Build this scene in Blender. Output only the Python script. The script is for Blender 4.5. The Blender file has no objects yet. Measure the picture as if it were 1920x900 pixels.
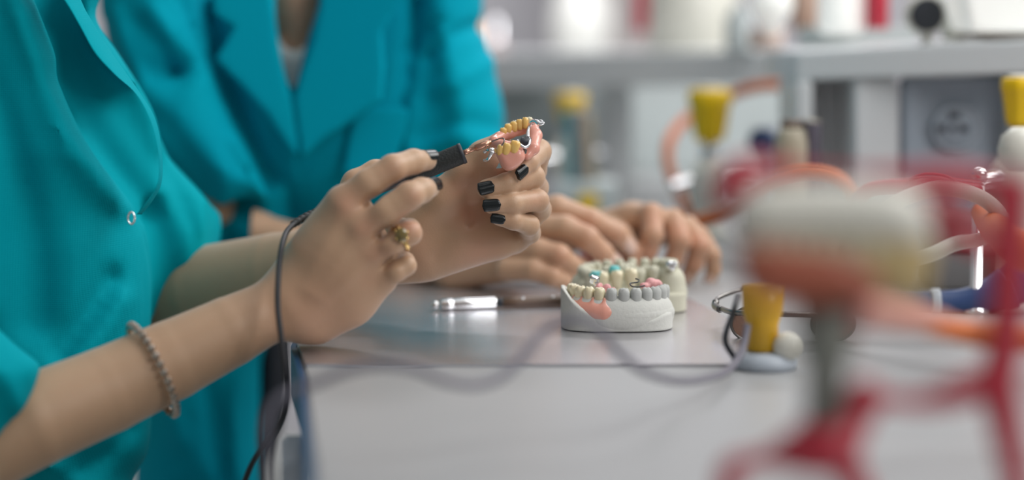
import bpy, bmesh, math, random
import numpy as np
from mathutils import Vector, Matrix
random.seed(7); np.random.seed(7)
SC = bpy.context.scene
COL = SC.collection

# ------------------------------------------------------------------ camera, light, exposure
FPX = 3733.0                      # 70 mm lens on a 36 mm sensor, 1920 px wide
PITCH = math.atan(390/FPX)
TZ = 0.90                         # bench top height
CH = TZ + 0.1783                  # camera height
cam_d = bpy.data.cameras.new('camera'); cam = bpy.data.objects.new('camera', cam_d); COL.objects.link(cam)
cam.location = (0, 0, CH); cam.rotation_euler = (math.pi/2-PITCH, 0, 0)
cam_d.lens = 70; cam_d.sensor_width = 36; cam_d.clip_start = 0.02
cam_d.dof.use_dof = True; cam_d.dof.focus_distance = 1.165; cam_d.dof.aperture_fstop = 2.2
SC.camera = cam
SC.view_settings.view_transform = 'Standard'; SC.view_settings.look = 'None'
SC.view_settings.exposure = -0.38; SC.view_settings.gamma = 1; SC.view_settings.use_curve_mapping = False
wd = bpy.data.worlds.new('world'); SC.world = wd; wd.use_nodes = True
wd.node_tree.nodes['Background'].inputs[0].default_value = (0.97, 0.985, 1.0, 1)
wd.node_tree.nodes['Background'].inputs[1].default_value = 0.36

def area(name, loc, target, sx, sy, power, col=(1, 1, 1)):
    l = bpy.data.lights.new(name, 'AREA'); l.shape = 'RECTANGLE'; l.size = sx; l.size_y = sy; l.energy = power; l.color = col
    o = bpy.data.objects.new(name, l); COL.objects.link(o); o.location = loc
    o.rotation_euler = (Vector(target)-Vector(loc)).to_track_quat('-Z', 'Y').to_euler()
    return o
area('window_daylight', (1.5, 1.9, 2.3), (-0.1, 1.2, 0.95), 1.3, 1.0, 31, (1, 0.99, 0.97))
area('ceiling_and_fill_light', (0.0, 1.0, 2.7), (0, 1.2, 0.9), 1.2, 1.2, 5, (0.97, 1, 1))

# ------------------------------------------------------------------ coordinates
CP, SP = math.cos(PITCH), math.sin(PITCH)
def cw(X, Y, Z):                   # camera space (right, up, depth) -> world
    return Vector((X, Z*CP + Y*SP, CH - Z*SP + Y*CP))
def cvec(X, Y, Z):
    return Vector((X, Z*CP + Y*SP, -Z*SP + Y*CP))
def C3(px, py, D): return np.array([(px-960)/FPX*D, (450-py)/FPX*D, D])
def W(px, py, D): return cw(*C3(px, py, D))
def depth_on(px, py, z=0.0):
    u = (450-py)/FPX
    return (CH-TZ-z)/(SP-u*CP)
def TP(px, py, z=0.0): return W(px, py, depth_on(px, py, z))

# ------------------------------------------------------------------ objects and tags
def tag(o, label, cat, group=None, kind=None):
    if label: o['label'] = label
    if cat: o['category'] = cat
    if group: o['group'] = group
    if kind: o['kind'] = kind
    return o
def empty(name, loc, label, cat, group=None):
    o = bpy.data.objects.new(name, None); COL.objects.link(o); o.location = loc; o.empty_display_size = 0.02
    return tag(o, label, cat, group)
def link(name, me, mat, parent=None, smooth=True, label=None):
    if smooth: me.polygons.foreach_set('use_smooth', [True]*len(me.polygons))
    if mat: me.materials.append(mat)
    o = bpy.data.objects.new(name, me); COL.objects.link(o)
    if parent is not None:
        o.parent = parent; bpy.context.view_layer.update()
        p = parent; off = Vector((0, 0, 0))
        while p is not None: off += p.location; p = p.parent
        o.location = -off               # mesh data is in world coordinates
    if label: o['label'] = label
    return o
def struct(o): o['kind'] = 'structure'; return o
def pymesh(name, vs, fs):
    me = bpy.data.meshes.new(name); me.from_pydata([tuple(v) for v in vs], [], fs); me.update(); return me

# ------------------------------------------------------------------ materials
MATS = {}
def mat(name, col, rough=0.5, metal=0.0, noise=0.0, nscale=40, bump=0.0, bscale=200, sss=0, coat=0, trans=0, emit=None, spec=None, col2=None, sheen=0, aniso=None):
    if name in MATS: return MATS[name]
    m = bpy.data.materials.new(name); m.use_nodes = True; nt = m.node_tree; b = nt.nodes['Principled BSDF']
    b.inputs['Roughness'].default_value = rough; b.inputs['Metallic'].default_value = metal
    b.inputs['Coat Weight'].default_value = coat; b.inputs['Coat Roughness'].default_value = 0.08
    b.inputs['Transmission Weight'].default_value = trans
    b.inputs['Sheen Weight'].default_value = sheen
    if spec is not None: b.inputs['Specular IOR Level'].default_value = spec
    if sss: 
        b.inputs['Subsurface Weight'].default_value = sss; b.inputs['Subsurface Radius'].default_value = (1, 0.35, 0.2); b.inputs['Subsurface Scale'].default_value = 0.006
    tc = nt.nodes.new('ShaderNodeTexCoord')
    n = nt.nodes.new('ShaderNodeTexNoise'); n.inputs['Scale'].default_value = nscale; n.inputs['Detail'].default_value = 4
    mp = nt.nodes.new('ShaderNodeMapping')
    if aniso: mp.inputs['Scale'].default_value = aniso
    nt.links.new(tc.outputs['Object'], mp.inputs[0]); nt.links.new(mp.outputs[0], n.inputs['Vector'])
    c2 = col2 or tuple(max(0, c*(1-noise)) for c in col)
    mx = nt.nodes.new('ShaderNodeMix'); mx.data_type = 'RGBA'
    mx.inputs['A'].default_value = (*col, 1); mx.inputs['B'].default_value = (*c2, 1)
    nt.links.new(n.outputs['Fac'], mx.inputs['Factor']); nt.links.new(mx.outputs['Result'], b.inputs['Base Color'])
    if bump:
        n2 = nt.nodes.new('ShaderNodeTexNoise'); n2.inputs['Scale'].default_value = bscale; n2.inputs['Detail'].default_value = 3
        nt.links.new(mp.outputs[0], n2.inputs['Vector'])
        bp = nt.nodes.new('ShaderNodeBump'); bp.inputs['Strength'].default_value = bump; bp.inputs['Distance'].default_value = 0.001
        nt.links.new(n2.outputs['Fac'], bp.inputs['Height']); nt.links.new(bp.outputs[0], b.inputs['Normal'])
    if emit:
        b.inputs['Emission Color'].default_value = (*emit[0], 1); b.inputs['Emission Strength'].default_value = emit[1]
    MATS[name] = m; return m
def skin_mat(name, col, red):
    m = mat(name, col, rough=0.48, noise=0.12, nscale=60, bump=0.12, bscale=900, sss=0.12)
    nt = m.node_tree; b = nt.nodes['Principled BSDF']
    at = nt.nodes.new('ShaderNodeAttribute'); at.attribute_name = 'red'
    mx = nt.nodes.new('ShaderNodeMix'); mx.data_type = 'RGBA'; mx.inputs['B'].default_value = (*red, 1)
    src = b.inputs['Base Color'].links[0].from_socket
    nt.links.new(src, mx.inputs['A']); nt.links.new(at.outputs['Fac'], mx.inputs['Factor']); nt.links.new(mx.outputs['Result'], b.inputs['Base Color'])
    b.inputs['Specular IOR Level'].default_value = 0.55
    b.inputs['Sheen Weight'].default_value = 0.22; b.inputs['Sheen Roughness'].default_value = 0.45
    return m
def cloth_mat(name, col, col2):
    m = mat(name, col, rough=0.8, nscale=4, col2=col2, spec=0.05)
    nt = m.node_tree; b = nt.nodes['Principled BSDF']
    tc = [n for n in nt.nodes if n.type == 'TEX_COORD'][0]
    wv = []
    for ax in ('X', 'Z'):
        w = nt.nodes.new('ShaderNodeTexWave'); w.wave_type = 'BANDS'; w.bands_direction = ax; w.inputs['Scale'].default_value = 260; w.inputs['Distortion'].default_value = 1.5
        nt.links.new(tc.outputs['Object'], w.inputs['Vector']); wv.append(w)
    ad = nt.nodes.new('ShaderNodeMath'); ad.operation = 'ADD'
    nt.links.new(wv[0].outputs['Fac'], ad.inputs[0]); nt.links.new(wv[1].outputs['Fac'], ad.inputs[1])
    bp = nt.nodes.new('ShaderNodeBump'); bp.inputs['Strength'].default_value = 0.12; bp.inputs['Distance'].default_value = 0.0004
    nt.links.new(ad.outputs[0], bp.inputs['Height']); nt.links.new(bp.outputs[0], b.inputs['Normal'])
    return m
M_skin1 = skin_mat('skin_light', (0.535, 0.335, 0.205), (0.56, 0.24, 0.155))
M_skin2 = skin_mat('skin_warm', (0.58, 0.345, 0.215), (0.58, 0.21, 0.12))
M_teal = cloth_mat('teal_cotton', (0.0, 0.33, 0.375), (0.0, 0.28, 0.36))
M_teal2 = cloth_mat('teal_cotton_second', (0.0, 0.37, 0.41), (0.0, 0.28, 0.46))
M_tee = mat('white_jersey', (0.68, 0.66, 0.62), 0.8, bump=0.2, bscale=600)
M_black_cloth = mat('black_twill', (0.02, 0.022, 0.03), 0.8, bump=0.2)
M_nail = mat('black_polish', (0.006, 0.009, 0.01), 0.16, spec=0.35)
M_nail2 = mat('bare_nail', (0.74, 0.52, 0.42), 0.3, coat=0.3)
M_desk = mat('pale_grey_laminate', (0.37, 0.375, 0.38), 0.40, noise=0.03, nscale=8)
M_white = mat('white_laminate', (0.76, 0.78, 0.79), 0.42, noise=0.03, nscale=8)
M_steel = mat('brushed_steel', (0.68, 0.67, 0.70), 0.27, 0.85, noise=0.1, nscale=30, bump=0.1, bscale=120, aniso=(0.25, 6, 1))
M_chrome = mat('chrome', (0.85, 0.85, 0.86), 0.1, 1.0, noise=0.05)
M_dchrome = mat('dark_metal', (0.22, 0.21, 0.20), 0.3, 1.0, noise=0.2)
M_blue_edge = mat('blue_edge_band', (0.0, 0.07, 0.17), 0.35, noise=0.1)
M_gold = mat('gold', (0.80, 0.55, 0.22), 0.2, 1.0, noise=0.1)
M_copper = mat('copper', (0.75, 0.40, 0.28), 0.25, 1.0, noise=0.55, nscale=260)
M_rubber = mat('black_rubber', (0.018, 0.022, 0.022), 0.55, noise=0.2, bump=0.5, bscale=900)
M_cable = mat('black_cable', (0.020, 0.020, 0.024), 0.45, noise=0.2)
M_gcable = mat('grey_purple_cable', (0.17, 0.16, 0.20), 0.5, noise=0.1)
M_plaster = mat('white_plaster', (0.62, 0.62, 0.58), 0.8, noise=0.06, nscale=80, bump=0.25, bscale=500)
M_plaster_b = mat('ivory_plaster', (0.60, 0.58, 0.46), 0.8, noise=0.1, nscale=80, bump=0.25, bscale=500)
M_grey_pl = mat('grey_plaster', (0.47, 0.48, 0.46), 0.75, noise=0.08, nscale=90, bump=0.2, bscale=500)
M_pink = mat('pink_acrylic', (0.84, 0.38, 0.29), 0.28, noise=0.12, nscale=120, sss=0.1, coat=0.3)
M_pinkwax = mat('rose_speckled_acrylic', (0.85, 0.50, 0.48), 0.5, nscale=900, col2=(0.55, 0.16, 0.18))
M_tooth = mat('ivory_tooth', (0.78, 0.70, 0.48), 0.25, noise=0.15, nscale=100, sss=0.1, coat=0.3)
M_ytooth = mat('amber_tooth', (0.88, 0.47, 0.07), 0.25, nscale=140, col2=(0.88, 0.62, 0.24), sss=0.1, coat=0.4)
M_tealwax = mat('turquoise_wax', (0.12, 0.50, 0.50), 0.4, noise=0.1)
M_yellow = mat('yellow_plastic', (0.92, 0.58, 0.0), 0.35, noise=0.08)
M_red = mat('red_enamel', (0.52, 0.025, 0.05), 0.35, noise=0.12, coat=0.2)
M_orange = mat('orange_rubber', (0.68, 0.17, 0.04), 0.5, noise=0.12)
M_socket = mat('bluish_grey_plastic', (0.31, 0.36, 0.42), 0.5, noise=0.05)
M_socket2 = mat('light_blue_grey_plastic', (0.46, 0.51, 0.57), 0.4, noise=0.05)
M_dark = mat('black_plastic', (0.03, 0.035, 0.045), 0.5, noise=0.2)
M_panel = mat('pale_grey_panel', (0.52, 0.57, 0.57), 0.6, noise=0.05, nscale=6)
M_wall = mat('lavender_grey_paint', (0.50, 0.49, 0.52), 0.8, noise=0.04, nscale=3)
M_floor = mat('pale_vinyl', (0.48, 0.50, 0.47), 0.5, noise=0.08, nscale=12)
M_navy = mat('navy_plastic', (0.03, 0.07, 0.20), 0.4, noise=0.2)
M_beige = mat('beige_plastic', (0.45, 0.40, 0.30), 0.5, noise=0.1)
M_cream = mat('cream_enamel', (0.72, 0.70, 0.62), 0.4, noise=0.05)
M_brown = mat('brown_lacquer', (0.16, 0.10, 0.07), 0.3, noise=0.2)
M_tealp = mat('petrol_card', (0.03, 0.22, 0.27), 0.6, noise=0.1)
M_taupe = mat('taupe_card', (0.30, 0.25, 0.22), 0.6, noise=0.1)
M_lamp = mat('lit_lamp', (0.8, 0.8, 0.76), 0.5, emit=((1, 1, 0.96), 0.45))
M_glass = mat('amber_glass', (0.30, 0.17, 0.12), 0.1, trans=0.6)
M_bead = mat('bead_bronze', (0.42, 0.34, 0.24), 0.25, 1.0, nscale=160, col2=(0.75, 0.66, 0.60))
M_stone = mat('olive_gem', (0.20, 0.14, 0.03), 0.06, coat=1, noise=0.4, nscale=200)

# ------------------------------------------------------------------ generic meshes (world coordinates)
def catmull(P, n=8, closed=False):
    P = [np.array(p, float) for p in P]; out = []
    N = len(P); rng = range(N) if closed else range(N-1)
    for i in rng:
        if closed: a, b, c, d = P[(i-1) % N], P[i], P[(i+1) % N], P[(i+2) % N]
        else: a, b, c, d = P[max(i-1, 0)], P[i], P[i+1], P[min(i+2, N-1)]
        for j in range(n):
            t = j/n
            out.append(0.5*((2*b)+(-a+c)*t+(2*a-5*b+4*c-d)*t*t+(-a+3*b-3*c+d)*t**3))
    if not closed: out.append(P[-1])
    return out
def tube(path, r, seg=12, caps=True):     # r number or list
    path = [Vector(p) for p in path]; n = len(path)
    rr = r if isinstance(r, (list, tuple)) else [r]*n
    vs, fs = [], []
    T0 = (path[1]-path[0]).normalized(); up = Vector((0, 0, 1)) if abs(T0.z) < 0.9 else Vector((1, 0, 0))
    N = T0.cross(up).normalized()
    for i, p in enumerate(path):
        T = (path[min(i+1, n-1)]-path[max(i-1, 0)]).normalized()
        N = (N - T*N.dot(T)).normalized(); B = T.cross(N)
        for k in range(seg):
            a = 2*math.pi*k/seg; vs.append(p + (N*math.cos(a)+B*math.sin(a))*rr[i])
    for i in range(n-1):
        for k in range(seg):
            k2 = (k+1) % seg; fs.append((i*seg+k, i*seg+k2, (i+1)*seg+k2, (i+1)*seg+k))
    if caps:
        fs.append(tuple(range(seg))[::-1]); fs.append(tuple((n-1)*seg+k for k in range(seg)))
    return vs, fs
def mtube(path, r, seg=12, smooth=8): 
    if isinstance(r, (list, tuple)):
        rs = [float(x[0]) for x in catmull([[q] for q in r], smooth)] if smooth > 1 else list(r)
    else: rs = r
    pts = catmull([list(p) for p in path], smooth) if smooth > 1 else path
    return pymesh('tube', *tube(pts, rs, seg))
def lathe(base, axis, prof, seg=28):      # prof: (distance along the axis, radius)
    axis = Vector(axis).normalized(); base = Vector(base)
    return pymesh('lathe', *tube_like(base, axis, prof, seg))
def tube_like(base, axis, prof, seg):
    up = Vector((0, 0, 1)) if abs(axis.z) < 0.9 else Vector((0, 1, 0))
    N = axis.cross(up).normalized(); B = axis.cross(N); vs, fs = [], []
    for (h, r) in prof:
        for k in range(seg):
            a = 2*math.pi*k/seg; vs.append(base+axis*h+(N*math.cos(a)+B*math.sin(a))*max(r, 1e-5))
    for i in range(len(prof)-1):
        for k in range(seg):
            k2 = (k+1) % seg; fs.append((i*seg+k, i*seg+k2, (i+1)*seg+k2, (i+1)*seg+k))
    fs.append(tuple(range(seg))[::-1]); fs.append(tuple((len(prof)-1)*seg+k for k in range(seg)))
    return vs, fs
def box(lo, hi, bev=0.002, rot=0, seg=2):
    bm = bmesh.new(); bmesh.ops.create_cube(bm, size=1)
    c = (Vector(lo)+Vector(hi))/2; s = Vector(hi)-Vector(lo)
    for v in bm.verts: v.co = Vector((v.co.x*s.x, v.co.y*s.y, v.co.z*s.z))
    if bev: bmesh.ops.bevel(bm, geom=bm.edges[:], offset=bev, segments=seg, affect='EDGES', profile=0.5)
    R = Matrix.Rotation(rot, 3, 'Z')
    for v in bm.verts: v.co = R @ v.co + c
    me = bpy.data.meshes.new('box'); bm.to_mesh(me); bm.free(); return me
def prism(pts, z0, z1, bev=0.001):        # pts world xy
    bm = bmesh.new(); a = [bm.verts.new((p[0], p[1], z0)) for p in pts]; b = [bm.verts.new((p[0], p[1], z1)) for p in pts]
    n = len(pts); bm.faces.new(a[::-1]); bm.faces.new(b)
    for i in range(n): bm.faces.new((a[i], a[(i+1) % n], b[(i+1) % n], b[i]))
    bmesh.ops.recalc_face_normals(bm, faces=bm.faces)
    if bev: bmesh.ops.bevel(bm, geom=[e for e in bm.edges], offset=bev, segments=2, affect='EDGES')
    me = bpy.data.meshes.new('prism'); bm.to_mesh(me); bm.free(); return me
def join(meshes):
    vs, fs = [], []
    for me in meshes:
        o = len(vs); vs += [v.co.copy() for v in me.vertices]; fs += [tuple(i+o for i in p.vertices) for p in me.polygons]
        bpy.data.meshes.remove(me)
    return pymesh('join', vs, fs)
def ball(c, r, sc=(1, 1, 1), seg=24):
    bm = bmesh.new(); bmesh.ops.create_uvsphere(bm, u_segments=seg, v_segments=seg//2, radius=r)
    for v in bm.verts: v.co = Vector((v.co.x*sc[0], v.co.y*sc[1], v.co.z*sc[2])) + Vector(c)
    me = bpy.data.meshes.new('ball'); bm.to_mesh(me); bm.free(); return me

# ------------------------------------------------------------------ distance fields meshed with surface nets
def smin(a, b, k):
    if k <= 0: return np.minimum(a, b)
    h = np.maximum(k-np.abs(a-b), 0)/k
    return np.minimum(a, b)-h*h*k*0.25
class Vol:
    def __init__(s, lo, hi, vox):
        s.lo = np.array(lo, float); s.v = vox
        s.n = np.ceil((np.array(hi)-s.lo)/vox).astype(int)+1
        s.f = np.full(s.n, 0.06, np.float32)
    def sub(s, lo, hi):
        a = np.clip(np.floor((np.array(lo)-s.lo)/s.v).astype(int), 0, s.n); b = np.clip(np.ceil((np.array(hi)-s.lo)/s.v).astype(int)+1, 0, s.n)
        return a, b
    def coords(s, a, b):
        ax = [(s.lo[i]+s.v*np.arange(a[i], b[i])).astype(np.float32) for i in range(3)]
        return ax[0][:, None, None], ax[1][None, :, None], ax[2][None, None, :]
    def cone_field(s, X, Y, Z, A, ra, B, rb, fz=1.0):
        ba = B-A; L = float(ba@ba)+1e-12
        x, y, z = X-A[0], Y-A[1], Z-A[2]
        t = np.clip((x*ba[0]+y*ba[1]+z*ba[2])/L, 0, 1)
        return np.sqrt((x-t*ba[0])**2+(y-t*ba[1])**2+((z-t*ba[2])/fz)**2)-(ra+t*(rb-ra))
    def chain(s, pts, k_in=0.003, k=0.002, fz=1.0, op='add'):  # pts: (array3, r)
        P = np.array([p for p, r in pts]); R = max(r for p, r in pts)*max(1, fz)+0.012+k
        a, b = s.sub(P.min(0)-R, P.max(0)+R)
        if (b <= a).any(): return
        X, Y, Z = s.coords(a, b); g = None
        if len(pts) == 1: g = s.cone_field(X, Y, Z, pts[0][0], pts[0][1], pts[0][0]+1e-5, pts[0][1], fz)
        for i in range(len(pts)-1):
            d = s.cone_field(X, Y, Z, pts[i][0], pts[i][1], pts[i+1][0], pts[i+1][1], fz)
            g = d if g is None else smin(g, d, k_in)
        sl = tuple(slice(a[i], b[i]) for i in range(3))
        if op == 'add': s.f[sl] = smin(s.f[sl], g, k)
        else: s.f[sl] = -smin(-s.f[sl], g, k)
    def groove(s, pts, w, amp):          # amp > 0 carves, < 0 raises
        P = np.array(pts); R = w*2.6
        a, b = s.sub(P.min(0)-R, P.max(0)+R)
        if (b <= a).any(): return
        X, Y, Z = s.coords(a, b); g = None
        for i in range(len(pts)-1):
            d = s.cone_field(X, Y, Z, P[i], 0, P[i+1]+1e-6, 0); g = d if g is None else np.minimum(g, d)
        sl = tuple(slice(a[i], b[i]) for i in range(3))
        s.f[sl] += amp*np.exp(-(g/w)**2)
    def poly(s, pts, D, h, r, k=0.003, tilt=(0, 0, 0, 0), op='add', smooth=True):   # silhouette in pixels, real depth D and half thickness h
        if smooth: pts = [tuple(q) for q in catmull(pts, 4, True)]
        P = np.array(pts); Dm = D+h+0.03
        x0, x1 = P[:, 0].min()-60, P[:, 0].max()+60; y0, y1 = P[:, 1].min()-60, P[:, 1].max()+60
        cs = np.array([C3(x, y, d) for x in (x0, x1) for y in (y0, y1) for d in (D-h-0.02, Dm)])
        a, b = s.sub(cs.min(0), cs.max(0))
        if (b <= a).any(): return
        X, Y, Z = s.coords(a, b); U = X/Z*FPX+960; V = 450-Y/Z*FPX
        d2 = None; inside = None
        for i in range(len(P)):
            p, q = P[i], P[(i+1) % len(P)]; e = q-p; L = e@e+1e-9
            x, y = U-p[0], V-p[1]; t = np.clip((x*e[0]+y*e[1])/L, 0, 1)
            dd = (x-t*e[0])**2+(y-t*e[1])**2
            d2 = dd if d2 is None else np.minimum(d2, dd)
            c = ((p[1] <= V) != (q[1] <= V)) & (x < e[0]*y/(e[1] if abs(e[1]) > 1e-9 else 1e-9))
            inside = c if inside is None else inside ^ c
        d = np.sqrt(d2)*np.where(inside, -1, 1)*Z/FPX
        Dl = D + tilt[2]*(U-tilt[0])+tilt[3]*(V-tilt[1])
        qx = d+r; qy = np.abs(Z-Dl)-h+r
        g = np.minimum(np.maximum(qx, qy), 0)+np.sqrt(np.maximum(qx, 0)**2+np.maximum(qy, 0)**2)-r
        sl = tuple(slice(a[i], b[i]) for i in range(3))
        if op == 'add': s.f[sl] = smin(s.f[sl], g, k)
        else: s.f[sl] = -smin(-s.f[sl], g, k)
    def relief(s, lines, zmax=9, zf=0.03):                # folds: pixel polylines with width (px) and amplitude (m), whole depth
        X, Y, Z = s.coords(np.zeros(3, int), s.n); U = X/Z*FPX+960; V = 450-Y/Z*FPX
        for pts, w, amp in lines:
            P = [np.array(p, float) for p in (catmull(pts, 3) if len(pts) > 2 else pts)]; d2 = None
            for i in range(len(P)-1):
                e = P[i+1]-P[i]; x, y = U-P[i][0], V-P[i][1]; t = np.clip((x*e[0]+y*e[1])/(e@e+1e-9), 0, 1)
                dd = (x-t*e[0])**2+(y-t*e[1])**2; d2 = dd if d2 is None else np.minimum(d2, dd)
            s.f += (amp*np.exp(-d2/(w*w))*np.clip((zmax-Z)/zf, 0, 1)).astype(np.float32)
    def mesh(s, xf=cw, smooth=1):
        f = s.f; n = f.shape
        f[0] = f[-1] = 0.01; f[:, 0] = f[:, -1] = 0.01; f[:, :, 0] = f[:, :, -1] = 0.01
        ins = f < 0
        C = [ins[i:n[0]-1+i, j:n[1]-1+j, k:n[2]-1+k] for i in (0, 1) for j in (0, 1) for k in (0, 1)]
        al = C[0].copy(); an = C[0].copy()
        for c in C[1:]: al &= c; an |= c
        act = an & ~al; idx = np.argwhere(act); idm = np.full(act.shape, -1, np.int64); idm[act] = np.arange(len(idx))
        acc = np.zeros((len(idx), 3)); cnt = np.zeros(len(idx))
        offs = [(i, j, k) for i in (0, 1) for j in (0, 1) for k in (0, 1)]
        for o in offs:
            for ax in range(3):
                if o[ax]: continue
                p = list(o); p[ax] = 1
                i0 = idx+np.array(o); i1 = idx+np.array(p)
                f0 = f[i0[:, 0], i0[:, 1], i0[:, 2]]; f1 = f[i1[:, 0], i1[:, 1], i1[:, 2]]
                m = (f0 < 0) != (f1 < 0); t = f0[m]/(f0[m]-f1[m])
                acc[m] += i0[m]+t[:, None]*(i1[m]-i0[m]); cnt[m] += 1
        V = acc/np.maximum(cnt, 1)[:, None]
        quads = []
        for ax in range(3):
            sl0 = [slice(1, n[i]-1) for i in range(3)]; sl1 = list(sl0); sl0[ax] = slice(0, n[ax]-1); sl1[ax] = slice(1, n[ax])
            a, b = ins[tuple(sl0)], ins[tuple(sl1)]; m = a != b; e = np.argwhere(m)
            e2 = e.copy()
            for i in range(3):
                if i != ax: e2[:, i] += 1
            flip = a[m]; u, v = [(1, 2), (2, 0), (0, 1)][ax]
            q = []
            for du, dv in ((0, 0), (1, 0), (1, 1), (0, 1)):
                c = e2.copy(); c[:, u] -= du; c[:, v] -= dv; q.append(idm[c[:, 0], c[:, 1], c[:, 2]])
            q = np.stack(q, 1); q[~flip] = q[~flip][:, ::-1]; quads.append(q)
        Q = np.concatenate(quads)
        E = np.concatenate([Q[:, [0, 1]], Q[:, [1, 2]], Q[:, [2, 3]], Q[:, [3, 0]]])
        for it in range(smooth):
            for lam in (0.5, -0.45):
                S = np.zeros_like(V); cn = np.zeros(len(V)); np.add.at(S, E[:, 0], V[E[:, 1]]); np.add.at(cn, E[:, 0], 1)
                V = V + lam*(S/np.maximum(cn, 1)[:, None]-V)
        P = V*s.v+s.lo
        M = np.array([list(xf(1, 0, 0)), list(xf(0, 1, 0)), list(xf(0, 0, 1)), list(xf(0, 0, 0))]); o = M[3]
        Pw = o + P[:, :1]*(M[0]-o)+P[:, 1:2]*(M[1]-o)+P[:, 2:]*(M[2]-o)
        me = bpy.data.meshes.new('field'); me.from_pydata(Pw.tolist(), [], Q.tolist()); me.update()
        return me
def joinfield(a, b):
    return join([a, b])
def redness(me, spots):                  # spots: (world point, radius, strength); skin that is naturally redder
    V = np.empty(len(me.vertices)*3); me.vertices.foreach_get('co', V); V = V.reshape(-1, 3); r = np.zeros(len(V))
    for p, rad, st in spots: r = np.maximum(r, st*np.exp(-((V-np.array(p))**2).sum(1)/rad**2))
    at = me.attributes.new('red', 'FLOAT', 'POINT'); at.data.foreach_set('value', r.astype(np.float32))
def K(px, py, D, r): return (C3(px, py, D), r*D/FPX)      # r in pixels
def nail(name, parent, a, b, n, L, ang, m, out=0.0004, label=None, shift=0.0):
    # a: axis point under the nail centre (with radius), b: direction point, n: outward direction in camera space
    c = Vector(a[0]); d = (Vector(b)-c).normalized(); n = Vector(n); n = (n-d*n.dot(d)).normalized(); s = d.cross(n)
    R = a[1]; NU, NV = 14, 14; top, vs, fs = [], [], []
    for layer in (0, 1):
        rr = R+out if layer == 0 else R-0.0015
        for i in range(NU+1):
            u = -1+2*i/NU
            e = 0.28 if u > 0 else 0.42           # squarish free edge, rounder cuticle
            w = max(1e-3, (1-abs(u)**(2/e)))**(e)
            for j in range(NV+1):
                q = -1+2*j/NV; al = q*ang*w
                lift = 0.0003*(1-q*q) if layer == 0 else 0
                p = c+d*(u*L/2+shift)+(n*math.cos(al)+s*math.sin(al))*(rr+lift)
                vs.append(cw(*p))
    w1 = NV+1; o = (NU+1)*w1
    for i in range(NU):
        for j in range(NV):
            q = (i*w1+j, i*w1+j+1, (i+1)*w1+j+1, (i+1)*w1+j); fs.append(q); fs.append(tuple(x+o for x in q)[::-1])
    for j in range(NV): fs.append((j+1, j, j+o, j+1+o)); k = NU*w1; fs.append((k+j, k+j+1, k+j+1+o, k+j+o))
    for i in range(NU): fs.append((i*w1, (i+1)*w1, (i+1)*w1+o, i*w1+o)); fs.append(((i+1)*w1+NV, i*w1+NV, i*w1+NV+o, (i+1)*w1+NV+o))
    me = pymesh(name, vs, fs); bm = bmesh.new(); bm.from_mesh(me); bmesh.ops.recalc_face_normals(bm, faces=bm.faces); bm.to_mesh(me); bm.free()
    return link(name, me, m, parent, label=label)
def bounds(pts, pad):
    P = np.array([C3(*p) for p in pts]); return P.min(0)-pad, P.max(0)+pad
area('ceiling_and_fill_light', (0.4, 3.6, 2.8), (0.4, 4.2, 1.2), 1.4, 1.4, 66, (1, 0.98, 1))  # added fill, source unseen: brightens the far wall and far room
area('ceiling_and_fill_light', (1.7, -0.3, 2.2), (0.5, 1.6, 1.0), 0.9, 0.9, 24, (1, 0.99, 0.97))  # added front fill from the camera side, lifts faces turned to the viewer
area('ceiling_and_fill_light', (0.9, 1.0, 2.4), (0.6, 2.3, 1.1), 0.8, 0.8, 15, (0.97, 0.99, 1))  # added fill over the bench, aimed back to brighten the shelf fronts
# ------------------------------------------------------------------ the setting
def sbox(name, lo, hi, m, bev=0.0): return struct(link(name, box(lo, hi, bev), m, smooth=False))
sbox('floor', (-3.2, -1.5, -0.05), (3.4, 5.2, 0.0), M_floor)
sbox('wall_back', (-3.2, 5.2, 0), (3.4, 5.3, 2.9), M_wall)
sbox('wall_left', (-3.3, -1.5, 0), (-3.2, 5.3, 2.9), M_wall)
# bench: curved-in white worktop with blue edge band, on a body
A, B, Cc = TP(556, 648), TP(574, 705), TP(592, 900)
top_pts = [(A.x, A.y), (B.x, B.y), (Cc.x, Cc.y), (-0.072, 0.50), (-0.05, 0.34), (1.25, 0.34), (1.25, 2.6), (0.05, 2.6), (0.055, 1.62), (0.02, 1.44), (-0.10, 1.415), (-0.125, 1.38), (-0.128, 1.24)]
bench = empty('workbench', (0.4, 1.2, 0), 'white laboratory bench with curved-in blue edged worktop holding the steel plate', 'workbench')
link('worktop', prism(top_pts, TZ-0.028, TZ, 0.0015), M_desk, bench, smooth=False)
ep = [np.array((p[0], p[1])) for p in (top_pts[11], top_pts[12], top_pts[0], top_pts[1], top_pts[2], top_pts[3], top_pts[4])]
vs, fs = [], []
for i, p in enumerate(ep):
    t = ep[min(i+1, len(ep)-1)]-ep[max(i-1, 0)]; t = t/np.linalg.norm(t); nrm = np.array((t[1], -t[0])); nrm = nrm if nrm[0] < 0 else -nrm
    for (o, z) in ((0.0002, TZ-0.0285), (0.0034, TZ-0.0285), (0.0034, TZ-0.0005), (0.0002, TZ-0.0005)): vs.append((*(p+nrm*o), z))
for i in range(len(ep)-1):
    for k in range(4): fs.append((i*4+k, i*4+(k+1) % 4, i*4+4+(k+1) % 4, i*4+4+k))
fs += [(3, 2, 1, 0), tuple(4*(len(ep)-1)+k for k in range(4))]
link('edge_band', pymesh('edge', vs, fs), M_blue_edge, bench, smooth=False, label='dark blue edge band')
body = [(p[0]+0.03 if p[0] < 0 else p[0], p[1]) for p in top_pts]
link('cabinet_body', prism(body, 0.08, TZ-0.03, 0.001), M_white, bench, smooth=False)
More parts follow.
